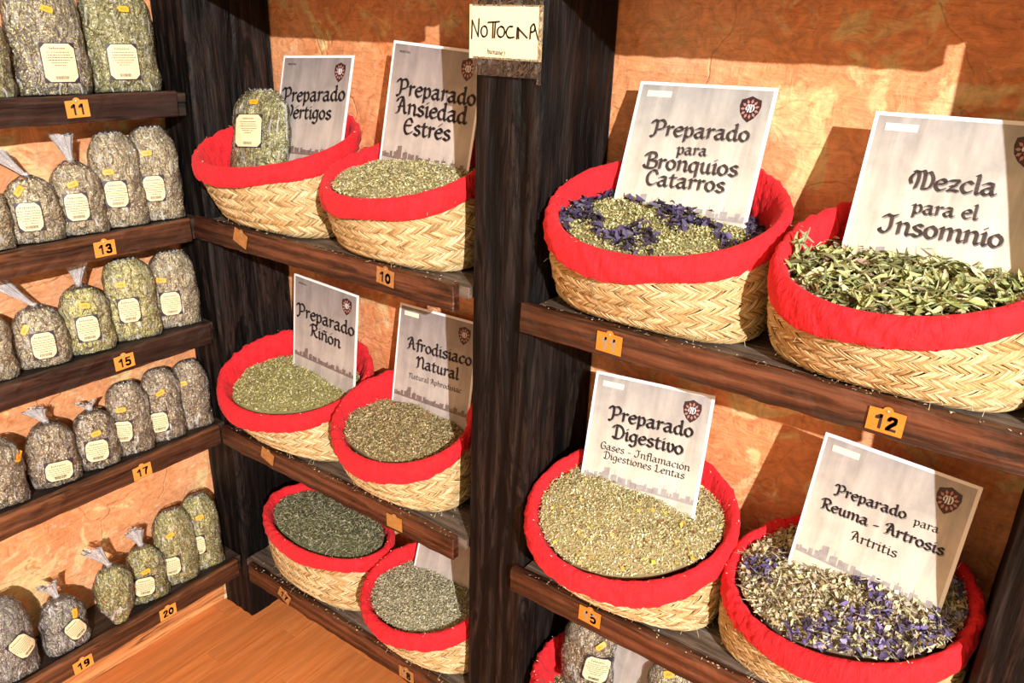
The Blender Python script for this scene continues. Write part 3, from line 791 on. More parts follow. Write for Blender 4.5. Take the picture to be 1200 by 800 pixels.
def make_basket(z0, p, label, xlim=1.0, nband=5, open_in=0.10, name='straw_basket'):
    B = Basket(z0, p, xlim)
    zb = z0 - 0.006 + 0.0008
    t0 = empty(name, (B.cx, B.cy, zb), label, 'basket', 'straw baskets with red cloth rims')
    # core
    nph, nt2 = 96, 12
    ph = np.linspace(0, 2 * np.pi, nph, endpoint=False)
    V = [B.wallp(ph, np.full(nph, t), -0.0015) for t in np.linspace(0, 0.97, nt2)]
    V.append(B.wallp(ph, np.zeros(nph), -0.012) * [1, 1, 0] + [0, 0, 0.001])
    V = [V[-1]] + V[:-1]
    V = np.concatenate(V)
    F = [tuple(f) for f in grid_faces(nph, nt2 + 1, True)] + [tuple(range(nph))[::-1]]
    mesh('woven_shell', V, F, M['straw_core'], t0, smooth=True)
    # woven straws: herringbone braid rows, each straw a raised strip
    per = 2 * math.pi * (B.a + B.b) / 2
    ns = int(per / 0.0074)
    Vs, Fs, Ks = [], [], []
    base = 0
    nh = nband * 2
    seg = 4
    tt = np.linspace(0, 1, seg + 1)
    for h in range(nh):
        up = 1 if h % 2 == 0 else -1
        t_lo, t_hi = h / nh * 0.96, (h + 1) / nh * 0.96
        for sub in range(2):
            n = ns
            a0 = (np.arange(n) + rng.uniform(-.25, .25, n) + 0.5 * sub) / n * 2 * np.pi + h * 0.4
            span = (0.025 + rng.uniform(-.004, .005, n)) / (per / (2 * np.pi))
            wd_ = rng.uniform(0.0028, 0.0060, n) * (0.75 if sub else 1.0)
            lift = rng.uniform(0.0006, 0.0032, n) + 0.0006 * sub
            ov = 0.012
            colr = np.array([[0.50, 0.31, 0.12], [0.60, 0.42, 0.20], [0.74, 0.58, 0.33], [0.36, 0.20, 0.07], [0.56, 0.43, 0.21]])[rng.choice(5, n, p=[.27, .33, .22, .08, .10])]
            colr = colr * rng.uniform(.82, 1.12, (n, 1))
            rows = []
            for k in tt:
                pa = a0 + (k - 0.5) * span * up
                tk = t_lo - ov + (t_hi - t_lo + 2 * ov) * k
                rad = lift + 0.0028 * math.sin(math.pi * k) - 0.0008
                ww = wd_ * (0.55 + 0.45 * math.sin(math.pi * min(max(k, .05), .95)))
                dth = ww / (per / (2 * np.pi)) * 0.5
                dt = ww * 0.5 / B.hm * 0.75
                rows.append(B.wallp(pa - dth * .8, np.maximum(tk + dt * up, 0), rad - 0.0008))
                rows.append(B.wallp(pa, np.maximum(tk, 0), rad + 0.0009))
                rows.append(B.wallp(pa + dth * .8, np.maximum(tk - dt * up, 0), rad - 0.0008))
            V = np.stack(rows, 1)
            k3 = 3 * (seg + 1)
            F = []
            for j in range(seg):
                for q in (0, 1): F.append((3 * j + q, 3 * j + q + 1, 3 * j + q + 4, 3 * j + q + 3))
            F = (np.arange(n)[:, None, None] * k3 + np.array(F)[None]).reshape(-1, 4) + base
            Vs.append(V.reshape(-1, 3)); Fs.append(F); Ks.append(np.repeat(colr, k3, 0)); base += n * k3
    V = np.concatenate(Vs); V[:, 2] = np.maximum(V[:, 2], 0.0008)
    mesh('straw_weave', V, np.concatenate(Fs), M['straw'], t0, cols=np.concatenate(Ks), stuff=True)
    # loose fibres
    n = 90
    pa = rng.uniform(0, 2 * np.pi, n); tk = np.where(rng.random(n) < .6, rng.uniform(0, .12, n), rng.uniform(.1, .9, n))
    P0 = B.wallp(pa, tk, 0.002)
    d = np.stack([np.cos(pa), np.sin(pa), rng.uniform(-.2, .5, n)], 1) + rng.normal(0, .8, (n, 3))
    d /= np.linalg.norm(d, axis=1)[:, None]
    ln = rng.uniform(.006, .022, n)[:, None]
    sd = np.cross(d, [[0, 0, 1.0]]); sd /= np.linalg.norm(sd, axis=1)[:, None] + 1e-6
    V = []
    for k in range(4):
        c = P0 + d * ln * k / 3 + np.array([[0, 0, 1]]) * 0.004 * math.sin(k)
        V += [c - sd * .00025, c + sd * .00025]
    V = np.stack(V, 1)
    V[..., 2] = np.maximum(V[..., 2], 0.001)
    V[..., 1] = np.clip(V[..., 1], -0.5, WB - 0.006 - B.cy)
    F = (np.arange(n)[:, None, None] * 8 + np.array([(0, 1, 3, 2), (2, 3, 5, 4), (4, 5, 7, 6)])[None]).reshape(-1, 4)
    mesh('loose_fibres', V.reshape(-1, 3), F, M['straw'], t0, cols=np.tile([[.75, .62, .38]], (n * 8, 1)), stuff=True)
    # red cloth: outside hem, roll over the rim, inside lining
    nph = 260
    ph = np.linspace(0, 2 * np.pi, nph, endpoint=False)
    prof = [(-.006, -.031), (0.0035, -.035), (0.0050, -.033), (0.0066, -.027), (0.0074, -.020), (0.0072, -.012), (0.0062, -.007), (0.004, -.001), (0.0005, 0.003), (-.004, 0.0035), (-.008, 0.001),
            (-.011, -.006), (-.013, -.014), (-.015, -.024), (-.0165, -.036), (-.018, -.050), (-.020, -.066), (-.023, -.085), (-.027, -open_in - .005)]
    sd = B.seed
    V = []
    hem = 0.004 * np.sin(2 * ph + sd[0]) + 0.002 * np.sin(5 * ph + sd[1])
    for j, (o, dz) in enumerate(prof):
        v = j / (len(prof) - 1)
        wr = np.zeros(nph)
        for q, (f1, f2, am) in enumerate([(23, 7, 1), (37, -9, .8), (61, 11, .6), (14, 4, .8), (89, -16, .35)]):
            env = 0.5 + 0.5 * np.sin(ph * (2 + q) + sd[q] * 3)
            wr += am * env * np.sin(f1 * ph + f2 * v * 3 + sd[q + 1] + 1.5 * np.sin(ph * 5 + sd[q]))
        amp = 0.0021 if o > 0 else (0.0036 if dz < -.01 else 0.0020)
        x, y, z = B.rim(ph, o + wr * amp * 0.8)
        zz = z + dz + wr * amp * (0.25 if abs(dz) > .004 else .6) + (hem if dz < -.02 and j < 5 else 0)
        if j > 10:   # lining drops straight to the base outline
            k = min(1.0, -dz / (B.hm)) 
            w_ = B.wallp(ph, np.clip((z + dz) / (z + 1e-6), 0, 1), o - 0.002)
            m_ = min(1, (j - 10) / 4)
            x = x * (1 - m_) + (w_[:, 0] + wr * amp * np.cos(ph)) * m_; y = y * (1 - m_) + (w_[:, 1] + wr * amp * np.sin(ph)) * m_
        zz = np.maximum(zz, 0.014)
        y = np.minimum(y, WB - .004 - B.cy)
        V.append(np.stack([x, y, zz], 1))
    nr = len(prof)
    V = np.concatenate(V)
    F = [tuple(f) for f in grid_faces(nph, nr, True)] + [tuple(range((nr - 1) * nph, nr * nph))]
    mesh('cloth_lining', V, F, M['cloth'], t0, smooth=True)
    if 'Bronchial' in label or 'purple' in label:
        ink_t = [B.wallp(np.array([4.35 + .02 * math.sin(k * 1.3)]), np.array([k / 14 * .75]), 0.0062)[0] for k in range(15)]
        V = []
        for q in ink_t: V += [q + [-.0006, 0, 0], q + [.0006, -.0004, 0], q + [0, -.001, 0]]
        F = [tuple(f) for f in grid_faces(3, 15, True)]
        mesh('seam_stitching', V, F, M['thread'], t0)
    B.obj = t0; B.zb = zb
    return B

def herb_heap(B, label, kind, dome=0.016, drop=0.012, g2=0.16, shift=(0, 0), seed=0, gxf=0.9, inset=0.0):
    """heap of dried herbs inside a basket: a domed bed covered in separate flakes"""
    zf = B.rimz(0, -B.b)
    def level(x, y):
        r = np.sqrt((x / B.a) ** 2 + (y / B.b) ** 2)
        lv = zf - drop + g2 * (y + B.b) + B.gx * gxf * x + dome * (1 - np.clip(r, 0, 1) ** 2)
        lv += 0.0025 * np.sin(x * 60 + seed) * np.sin(y * 75 + seed * 2)
        return np.minimum(lv, B.rimz(x, y) - 0.010 + dome * 1.2 * (1 - np.clip(r, 0, 1) ** 2))
    def inside(x, y, m=0.013):
        ph = np.arctan2(y, x); r = np.hypot(x, y)
        m = m + inset; a = polar_rim(B.a, B.b, B.yaw, ph) - m
        rb = B.wallp(ph, np.clip(level(x, y) / B.rim(ph)[2], 0.3, 1), -m)
        return r < np.minimum(a, np.hypot(rb[:, 0], rb[:, 1]))
    # bed
    nph, nr = 72, 14
    ph = np.linspace(0, 2 * np.pi, nph, endpoint=False)
    V = [];
    for j in range(nr):
        f = (j + .3) / (nr - .7)
        r0 = polar_rim(B.a, B.b, B.yaw, ph) - 0.015 - inset
        x, y = r0 * f * np.cos(ph), r0 * f * np.sin(ph)
        for _ in range(3):
            q = B.wallp(ph, np.clip(level(x, y) / B.rim(ph)[2], .3, 1), -0.0165)
            r1 = np.minimum(r0, np.hypot(q[:, 0], q[:, 1]))
            x, y = r1 * f * np.cos(ph), r1 * f * np.sin(ph)
        V.append(np.stack([x, y, level(x, y) - 0.0015], 1))
    V.append(np.stack([x * .93, y * .93, level(x, y) - .018], 1))
    V = np.concatenate(V)
    c0 = {'purple_green': (.25, .24, .12), 'long_green': (.16, .17, .07), 'fine_pale': (.34, .30, .16), 'olive': (.27, .24, .10), 'brown_green': (.2, .15, .07),
          'needle': (.12, .12, .06), 'fine_grey': (.30, .27, .17), 'yellow_bits': (.38, .31, .15), 'purple_beige': (.24, .20, .14)}[kind]
    F = [tuple(f) for f in grid_faces(nph, nr + 1, True)] + [tuple(range(nph))[::-1], tuple(range(nr * nph, nr * nph + nph))]
    root = empty('dried_herbs', (B.cx, B.cy, B.zb), label, 'herbs')
    root['group'] = 'heaps of dried herbs in the baskets'
    mesh('herb_bed', V, F, M['herb'], root, cols=np.tile([c0], (len(V), 1)))
    def pts(n, lift=0.0015, region=None):
        x = rng.uniform(-B.a, B.a, n * 2); y = rng.uniform(-B.b * 1.3, B.b * 1.3, n * 2)
        k = inside(x, y)
        if region is not None: k &= region(x, y)
        x, y = x[k][:n], y[k][:n]
        return np.stack([x, y, level(x, y) + rng.uniform(-.0005, lift, len(x))], 1)
    U = rng.uniform
    parts = []
    gx = lambda n, c, w: pal(c, w, n)
    if kind in ('fine_pale', 'olive', 'fine_grey', 'yellow_bits', 'brown_green'):
        pl = {'fine_pale': ([(.50, .44, .22), (.62, .56, .34), (.36, .36, .14), (.25, .22, .10), (.75, .70, .52)], [3, 3, 3, 2, 1]),
              'olive': ([(.40, .36, .12), (.30, .27, .09), (.55, .50, .26), (.22, .18, .07), (.62, .58, .40)], [3, 3, 2, 2, 1]),
              'fine_grey': ([(.50, .46, .32), (.38, .35, .20), (.62, .58, .44), (.25, .22, .13)], [3, 3, 2, 2]),
              'yellow_bits': ([(.56, .47, .26), (.44, .42, .17), (.66, .58, .36), (.30, .27, .11), (.80, .72, .52)], [3, 3, 3, 2, 1.5]),
              'brown_green': ([(.38, .28, .13), (.50, .40, .22), (.27, .24, .09), (.18, .12, .06), (.62, .52, .34)], [3, 3, 3, 2, 1])}[kind]
        p = pts(9500, .003); n = len(p)
        parts.append(kites(p, U(.003, .0075, n), U(.0014, .0036, n), .5, gx(n, *pl) * 1.2))
        p = pts(2200, .005); n = len(p)
        ll = (.006, .014) if kind == 'brown_green' else (.004, .009)
        parts.append(kites(p, U(*ll, n), U(.0008, .002, n), .35, gx(n, *pl) * 1.45))
        if kind == 'yellow_bits':
            p = pts(120, .008); n = len(p)
            parts.append(kites(p, U(.006, .012, n), U(.006, .011, n), .3, gx(n, [(.90, .62, .07), (.85, .68, .20)], [1, 1]), .5))
            p = pts(60, .004); n = len(p)
            parts.append(kites(p, U(.005, .010, n), U(.004, .007, n), .3, gx(n, [(.25, .08, .04), (.42, .45, .12)], [1, 1.5]), .5))
        if kind == 'brown_green':
            p = pts(40, .005); n = len(p)
            parts.append(kites(p, U(.005, .009, n), U(.004, .006, n), .3, gx(n, [(.55, .15, .08), (.6, .5, .3)], [1, 1]), .5))
    elif kind == 'needle':
        p = pts(7000, .005); n = len(p)
        parts.append(kites(p, U(.007, .014, n), U(.0012, .0024, n), .4, gx(n, [(.34, .32, .17), (.23, .23, .12), (.46, .43, .27), (.60, .55, .40), (.12, .11, .07)], [3, 3, 2, 1, 2])))
    elif kind == 'long_green':
        p = pts(3500, .004); n = len(p)
        parts.append(kites(p, U(.004, .010, n), U(.002, .005, n), .5, gx(n, [(.25, .26, .10), (.12, .10, .06), (.40, .40, .18), (.22, .10, .10)], [3, 2, 2, 1])))
        p = pts(1700, .015); n = len(p)
        parts.append(ribbons(p, U(.016, .038, n), U(.004, .0085, n), .38, gx(n, [(.44, .46, .20), (.33, .36, .13), (.56, .58, .30), (.66, .64, .42), (.34, .22, .18), (.18, .19, .08)], [4, 3, 3.5, 2, .5, 1.2]), .7))
        # sprig standing against the left side of the lining
        q = np.array([[-B.a * .80 + .012 * math.sin(k), -.012 + .006 * math.cos(k * 2), level(np.array([-B.a * .8]), np.array([0.]))[0] + .006 * k] for k in range(7)])
        parts.append(ribbons(np.repeat(q, 3, 0), U(.018, .028, 21), U(.004, .007, 21), 1.0, gx(21, [(.42, .45, .22), (.55, .52, .33)], [2, 1]), .8))
    elif kind == 'purple_green':
        reg = lambda x, y: (np.sin(x * 42 + 1.1) + np.sin(y * 55 + x * 18 + .6) + 0.6 * np.sin(x * 95 + y * 60)) > 0.15
        p = pts(9500, .004); n = len(p)
        parts.append(kites(p, U(.0025, .006, n), U(.0018, .004, n), .5, gx(n, [(.62, .58, .27), (.50, .48, .18), (.74, .68, .40), (.32, .30, .12)], [3, 3, 2, 1])))
        edge = lambda x, y: reg(x, y) | (((x / B.a) ** 2 + (y / B.b) ** 2) > .55) & (y > -.03) | (y > .045)
        p = pts(1300, .010, edge); n = len(p)
        parts.append(ribbons(p, U(.010, .020, n), U(.005, .010, n), .5, gx(n, [(.055, .04, .085), (.09, .07, .15), (.04, .03, .05), (.15, .13, .22)], [3, 3, 2, 1]), 1.1))
        p = pts(60, .008); n = len(p)
        parts.append(kites(p, U(.006, .012, n), U(.004, .008, n), .4, gx(n, [(.62, .60, .36), (.75, .70, .5)], [1, 1])))
    elif kind == 'purple_beige':
        p = pts(7000, .004); n = len(p)
        parts.append(kites(p, U(.004, .009, n), U(.0015, .004, n), .5, gx(n, [(.66, .56, .36), (.52, .46, .26), (.80, .72, .52), (.30, .25, .15), (.24, .19, .25)], [3, 3, 2, 2, 1])))
        p = pts(1500, .007); n = len(p)
        parts.append(kites(p, U(.007, .015, n), U(.004, .009, n), .5, gx(n, [(.70, .63, .40), (.56, .54, .30), (.84, .77, .58)], [3, 2, 1.5]), .5))
        reg = lambda x, y: (np.sin(x * 45 + .4) + np.sin(y * 50 - x * 15) + .6 * np.sin(x * 80 + y * 90) + 7.0 * (x * 1.2 - y * .6) + (-y > .05) * .6) > 0.35
        p = pts(1300, .010, reg); n = len(p)
        parts.append(ribbons(p, U(.009, .019, n), U(.005, .010, n), .5, gx(n, [(.10, .075, .19), (.18, .14, .31), (.05, .035, .075), (.29, .25, .42)], [3, 3, 2.5, 1.2]), 1.1))
        p = pts(420, .009); n = len(p)
        parts.append(ribbons(p, U(.02, .045, n), U(.0008, .0016, n), .4, gx(n, [(.66, .56, .36), (.5, .42, .24)], [1, 1]), .3))
    v, f, k = joinv(parts)
    mesh('herb_flakes', v, f, M['herb'], root, cols=np.clip(k, 0, 1), stuff=True)
    # a few flakes stuck on the cloth
    ph = rng.uniform(0, 2 * np.pi, 26); o_ = rng.uniform(-.012, .004, 26)
    x, y, z = B.rim(ph, o_)
    P = np.stack([x, y, z + .0052], 1)
    P2 = P[:, :]
    vv, ff, kk = kites(P2, U(.003, .006, 26), U(.0008, .002, 26), .3, gx(26, [(.7, .6, .36), (.85, .8, .62)], [1, 1]))
    vv[:, 1] = np.minimum(vv[:, 1], WB - .005 - B.cy)
    mesh('flakes_on_cloth', vv, ff, M['herb'], root, cols=np.clip(kk, 0, 1), stuff=True)
    return root

BP = {
 'vert': (ZR[1], (-1.336, 1.043, 0.166, 0.123, 0.523, 0.182, -0.049, 0.348), 'top left straw basket by the corner post, holding a bag of herbs'),
 'ans': (ZR[1], (-0.986, 1.047, 0.157, 0.126, 0.152, 0.169, 0.029, 0.338), 'straw basket beside the middle post on the shelf tagged 10'),
 'rin': (ZR[2], (-1.332, 1.040, 0.174, 0.126, 0.479, 0.178, -0.142, 0.421), 'straw basket by the corner post on the middle shelf'),
 'afr': (ZR[2], (-1.003, 1.050, 0.155, 0.126, 0.118, 0.171, -0.04, 0.392), 'straw basket left of the middle post on the middle shelf'),
 'thr': (ZR[3], (-1.276, 1.061, 0.181, 0.117, 0.029, 0.176, -0.062, 0.048), 'straw basket nearest the corner post on the lowest shelf'),
 'fou': (ZR[3], (-0.935, 1.041, 0.150, 0.124, 0.143, 0.163, 0.064, 0.287), 'straw basket left of the middle post on the lowest shelf'),
 'bron': (ZR[1], (-0.471, 1.048, 0.170, 0.124, 0.346, 0.178, -0.076, 0.422), 'straw basket with purple-flecked herbs right of the middle post'),
 'mez': (ZR[1], (-0.130, 1.045, 0.163, 0.126, 0.30, 0.171, 0.037, 0.411), 'large straw basket of long green leaves at the right edge'),
 'dig': (ZR[2], (-0.471, 1.039, 0.173, 0.128, 0.444, 0.171, -0.116, 0.454), 'straw basket of yellow-flecked herbs above the tag 15'),
 'reu': (ZR[2], (-0.127, 1.058, 0.171, 0.120, -0.069, 0.175, 0.198, 0.403), 'straw basket of violet and beige petals at the bottom right'),
 'las': (ZR[3], (-0.485, 1.046, 0.150, 0.120, -0.15, 0.150, 0.024, 0.203), 'straw basket mostly cut off at the bottom edge right of the middle post'),
}
BK = {}
for k, (z, p, lb) in BP.items(): BK[k] = make_basket(z, p, lb)
herb_heap(BK['ans'], 'heap of finely cut pale green herbs beside the middle post', 'fine_pale', 0.022, 0.006, 0.20)
herb_heap(BK['rin'], 'heap of fine olive-green herbs in the middle-shelf basket by the corner', 'olive', 0.024, 0.014, 0.24, gxf=0.3, inset=0.007)
herb_heap(BK['afr'], 'heap of coarse brownish-green herbs left of the middle post', 'brown_green', 0.024, 0.010, 0.14, inset=0.005)
herb_heap(BK['thr'], 'heap of dark green needle-like herbs in the low basket by the corner', 'needle', 0.022, 0.016, 0.05, inset=0.006)
herb_heap(BK['fou'], 'heap of very fine grey-green herbs in the lowest basket left of the middle post', 'fine_grey', 0.020, 0.010, 0.12)
herb_heap(BK['bron'], 'heap of yellow-green crumbs mixed with dark purple petals', 'purple_green', 0.018, 0.001, 0.14)
herb_heap(BK['mez'], 'heap of long curled green leaves in the big basket at the right', 'long_green', 0.012, 0.008, 0.16)
herb_heap(BK['dig'], 'heap of fine tan-green herbs speckled with yellow flowers', 'yellow_bits', 0.020, 0.002, 0.36)
herb_heap(BK['reu'], 'heap of violet petals and beige stems at the bottom right', 'purple_beige', 0.022, 0.003, 0.40)
herb_heap(BK['las'], 'heap of grey-green herbs at the very bottom right of the middle post', 'olive', 0.008, 0.055, 0.05)
def loose_floor(B, label):
    pass

# ------------------------------------------------------------------ signs
SG = {'vert': (-1.4115, 1.1392, 1.4307, 0.0068, 0.2841, 0.0473), 'ans': (-1.0735, 1.1200, 1.4725, 0.04, 0.17, -0.055),
 'rin': (-1.3728, 1.0924, 0.9715, -0.0228, 0.0776, -0.0306), 'afr': (-1.1015, 1.15, 0.9483, 0.0321, 0.1682, 0.0051),
 'fou': (-1.020, 1.1450, 0.5150, 0.0, 0.30, 0.0), 'bron': (-0.5794, 1.1516, 1.4302, 0.0852, 0.4093, 0.0117),
 'mez': (-0.2261, 1.125, 1.4158, -0.0042, 0.3154, 0.0087), 'dig': (-0.5933, 1.1078, 0.9489, 0.1153, 0.2665, 0.0281),
 'reu': (-0.2043, 1.1097, 0.9604, -0.1093, 0.242, -0.0086), 'las': (-0.575, 1.122, 0.495, -0.02, 0.20, 0.0)}
SW = 0.21
LINES = {
 'bron': [('Preparado', .0347, .0825, .1853, .0805), ('para', .0824, .1085, .1292, .107), ('Bronquios', .0357, .1335, .1808, .1325), ('Catarros', .0436, .1593, .1671, .1581)],
 'mez': [('Mezcla', .0594, .0923, .1565, .0897), ('para el', .0711, .1225, .1442, .1206), ('Insomnio', .0392, .1515, .1775, .1493)],
 'dig': [('Preparado', .0349, .0784, .185, .0764), ('Digestivo', .0463, .1095, .1733, .1093), ('Gases - Inflamación', .0281, .1336, .1894, .1336), ('Digestiones Lentas', .037, .1496, .1831, .1490)],
 'reu': [('Preparado', .0356, .0837, .1351, .0799), ('para', .1458, .0827, .1781, .0815), ('Reuma - Artrosis', .0228, .1116, .1919, .1085), ('Artritis', .0749, .1394, .1393, .138)],
 'vert': [('Preparado', .012, .0955, .201, .088), ('Vértigos', .0264, .1289, .1677, .1262)],
 'ans': [('Preparado', .022, .093, .203, .091), ('Ansiedad', .026, .126, .190, .124), ('Estrés', .048, .161, .160, .158)],
 'rin': [('Preparado', .012, .0951, .2031, .0943), ('Riñón', .0579, .1316, .1601, .134)],
 'afr': [('Afrodisiaco', .0307, .0939, .2023, .0911), ('Natural', .0586, .1288, .1734, .1282), ('Natural Aphrodisiac', .0423, .1574, .1848, .1546)],
 'fou': [], 'las': []}
SLAB = {
 'vert': 'grey parchment sign reading Preparado Vértigos, behind the bag at the top left',
 'ans': 'grey sign reading Preparado Ansiedad Estrés, partly hidden by the middle post',
 'rin': 'brownish sign reading Preparado Riñón, in the middle-shelf basket by the corner',
 'afr': 'sign reading Afrodisiaco Natural, left of the middle post',
 'fou': 'grey sign tilted in the lowest basket, its top hidden by the shelf',
 'bron': 'pale sign reading Preparado para Bronquios Catarros, with a shield emblem',
 'mez': 'pale sign reading Mezcla para el Insomnio at the upper right',
 'dig': 'pale sign reading Preparado Digestivo Gases Inflamación Digestiones Lentas',
 'reu': 'pale sign reading Preparado para Reuma Artrosis Artritis at the lower right',
 'las': 'grey sign in the cut-off basket at the bottom edge'}
def sign(k):
    x, y, z, yaw, lean, roll = SG[k]
    u = np.array([math.cos(yaw) * math.cos(roll), math.sin(yaw) * math.cos(roll), math.sin(roll)])
    n0 = np.array([math.sin(yaw), -math.cos(yaw), 0])
    d = np.array([0, 0, -1]) * math.cos(lean) + n0 * math.sin(lean)
    d = d - u * (d @ u); d /= np.linalg.norm(d)
    nz = np.cross(u, -d)
    H = 0.262 if k not in ('bron', 'dig') else 0.262
    floor_z = BK[k].zb + 0.03
    H = min(0.29, (z - floor_z) / math.cos(lean))
    # keep the foot inside the basket
    R3 = Matrix([[u[i], -d[i], nz[i]] for i in range(3)])
    base = np.array([x, y, z]) + u * SW / 2 + d * H
    t = empty('paper_sign', base, SLAB[k], 'sign', 'laminated signs standing in the baskets')
    t.rotation_euler = R3.to_euler()
    off = Vector((-SW / 2, H, 0))
    def put(o): o.location = off; return o
    pale = k in ('bron', 'mez', 'dig', 'reu')
    put(rect_mesh('card', 0, SW, -H, 0, 0, M['white'], t, 0.0022, 10))
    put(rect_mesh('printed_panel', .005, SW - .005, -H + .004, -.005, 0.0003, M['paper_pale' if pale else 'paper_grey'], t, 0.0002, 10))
    # skyline along the foot of the print
    r = np.random.default_rng(hash(k) % 7 + 3)
    r = np.random.default_rng(3)
    ink = Ink(); xx = 0.006
    vtop = {'bron': .186, 'mez': .182, 'dig': .176, 'reu': .176, 'afr': .190, 'vert': .188, 'ans': .196, 'rin': .180}.get(k, .19)
    tall = {2: .016, 3: .014, 6: .008}
    i = 0
    while xx < SW - .008:
        w_ = r.uniform(.003, .011); h_ = r.uniform(0.0, .010) + (0.013 if 0.040 < xx < 0.054 else 0)
        x1 = min(xx + w_, SW - .0055)
        hb = vtop + .012
        ink.poly([(xx, -hb), (x1, -hb), (x1, -hb + .006 + h_), (xx, -hb + .006 + h_ * .9)], .00055)
        if r.random() < .35: ink.poly([(xx + w_ * .3, -hb + .006 + h_), (xx + w_ * .5, -hb + .006 + h_), (xx + w_ * .4, -hb + .013 + h_)], .00055)
        xx += w_ * r.uniform(.8, 1.5)
    ink.poly([(.006, -vtop - .013), (SW - .006, -vtop - .013), (SW - .006, -vtop - .009), (.006, -vtop - .0095)], .0005)
    put(ink.build('skyline_print', M['sky_ink'] if pale else M['sky_ink_dark'], t))
    if k == 'afr' or k == 'rin':
        pass
    if LINES[k]:
        sh = Ink(); ink = Ink()
        for (s, u0, v0, u1, v1) in LINES[k]:
            small = (u1 - u0) / len(s) < 0.0098
            if not small: text_strokes(sh, s, u0 + .0012, v0 + .0014, u1 + .0012, v1 + .0014, 2.7, .00045, hscale=.86)
            hs = 0.86 if k in ('vert', 'ans', 'rin') else 0.88
            text_strokes(ink, s, u0, v0, u1, v1, 2.7 if not small else 2.1, .0008, hscale=hs)
        if sh.V: put(sh.build('letter_shadow_print', M['shadow_ink'], t))
        put(ink.build('lettering', M['grey_ink'] if k in ('bron', 'mez') else M['ink'], t))
        # shield emblem
        cx, cy = .1765, -.0335
        w_, h_ = .0155, .0195
        shp = [(-.92, .72), (-.5, .82), (0, 1.0), (.5, .82), (.92, .72), (1.0, .25), (.86, -.25), (.5, -.68), (0, -1.0), (-.5, -.68), (-.86, -.25), (-1.0, .25)]
        em = Ink(); em.poly([(cx + a * w_, cy + b * h_) for a, b in shp], .0007)
        e = put(em.build('shield_emblem', M['shield'], t))
        lv = Ink()
        for q in range(11):
            a = q / 11 * 2 * math.pi + .28
            c, s_ = math.cos(a), math.sin(a)
            pts = [(.45, 0), (.66, .13), (.90, 0), (.66, -.13)]
            lv.poly([(cx + w_ * (p * c - b * s_) * .98, cy + h_ * (p * s_ + b * c) * .86 + .0005) for p, b in pts][::1], .0009)
        put(lv.build('leaf_ring', M['salmon'], t))
        mg = Ink()
        text_strokes(mg, 'M', cx - .0062, -cy + .004, cx + .0062, -cy + .004, 3.0, .0010)
        put(mg.build('monogram', M['white'], t))
        if k in ('vert', 'ans', 'rin'):
            o = font_mesh('small_print', 'MUESTRA', .0058, M['ink'], t, (off.x + .030, off.y - .018, .0006))
        else:
            put(rect_mesh('blank_strip', .0156, .0545, -.0235, -.0140, .0011, M['cream'], t, .0003, 2))
    return t
for k in SG: sign(k)

# ------------------------------------------------------------------ herb bags
HB = {'green': [(0.58, 0.56, 0.22), (0.79, 0.72, 0.35), (0.37, 0.34, 0.14), (0.95, 0.89, 0.52), (0.24, 0.19, 0.14)],
      'mallow': [(0.69, 0.62, 0.29), (0.52, 0.46, 0.29), (0.34, 0.25, 0.32), (0.95, 0.81, 0.52), (0.83, 0.72, 0.29)],
      'beige': [(0.83, 0.65, 0.41), (0.95, 0.85, 0.59), (0.58, 0.45, 0.26), (0.65, 0.59, 0.32), (0.36, 0.24, 0.15)],
      'camomile': [(0.86, 0.72, 0.35), (0.95, 0.91, 0.52), (0.69, 0.62, 0.24), (0.95, 0.85, 0.14), (0.41, 0.33, 0.14)],
      'brown': [(0.58, 0.44, 0.26), (0.83, 0.65, 0.43), (0.37, 0.25, 0.15), (0.95, 0.85, 0.61), (0.24, 0.15, 0.12)],
      'fresh': [(0.57, 0.56, 0.20), (0.75, 0.68, 0.26), (0.41, 0.35, 0.13), (0.95, 0.85, 0.48), (0.86, 0.48, 0.26)],
      'purple': [(0.53, 0.48, 0.36), (0.33, 0.24, 0.34), (0.75, 0.68, 0.51), (0.53, 0.53, 0.26), (0.77, 0.68, 0.61)]}
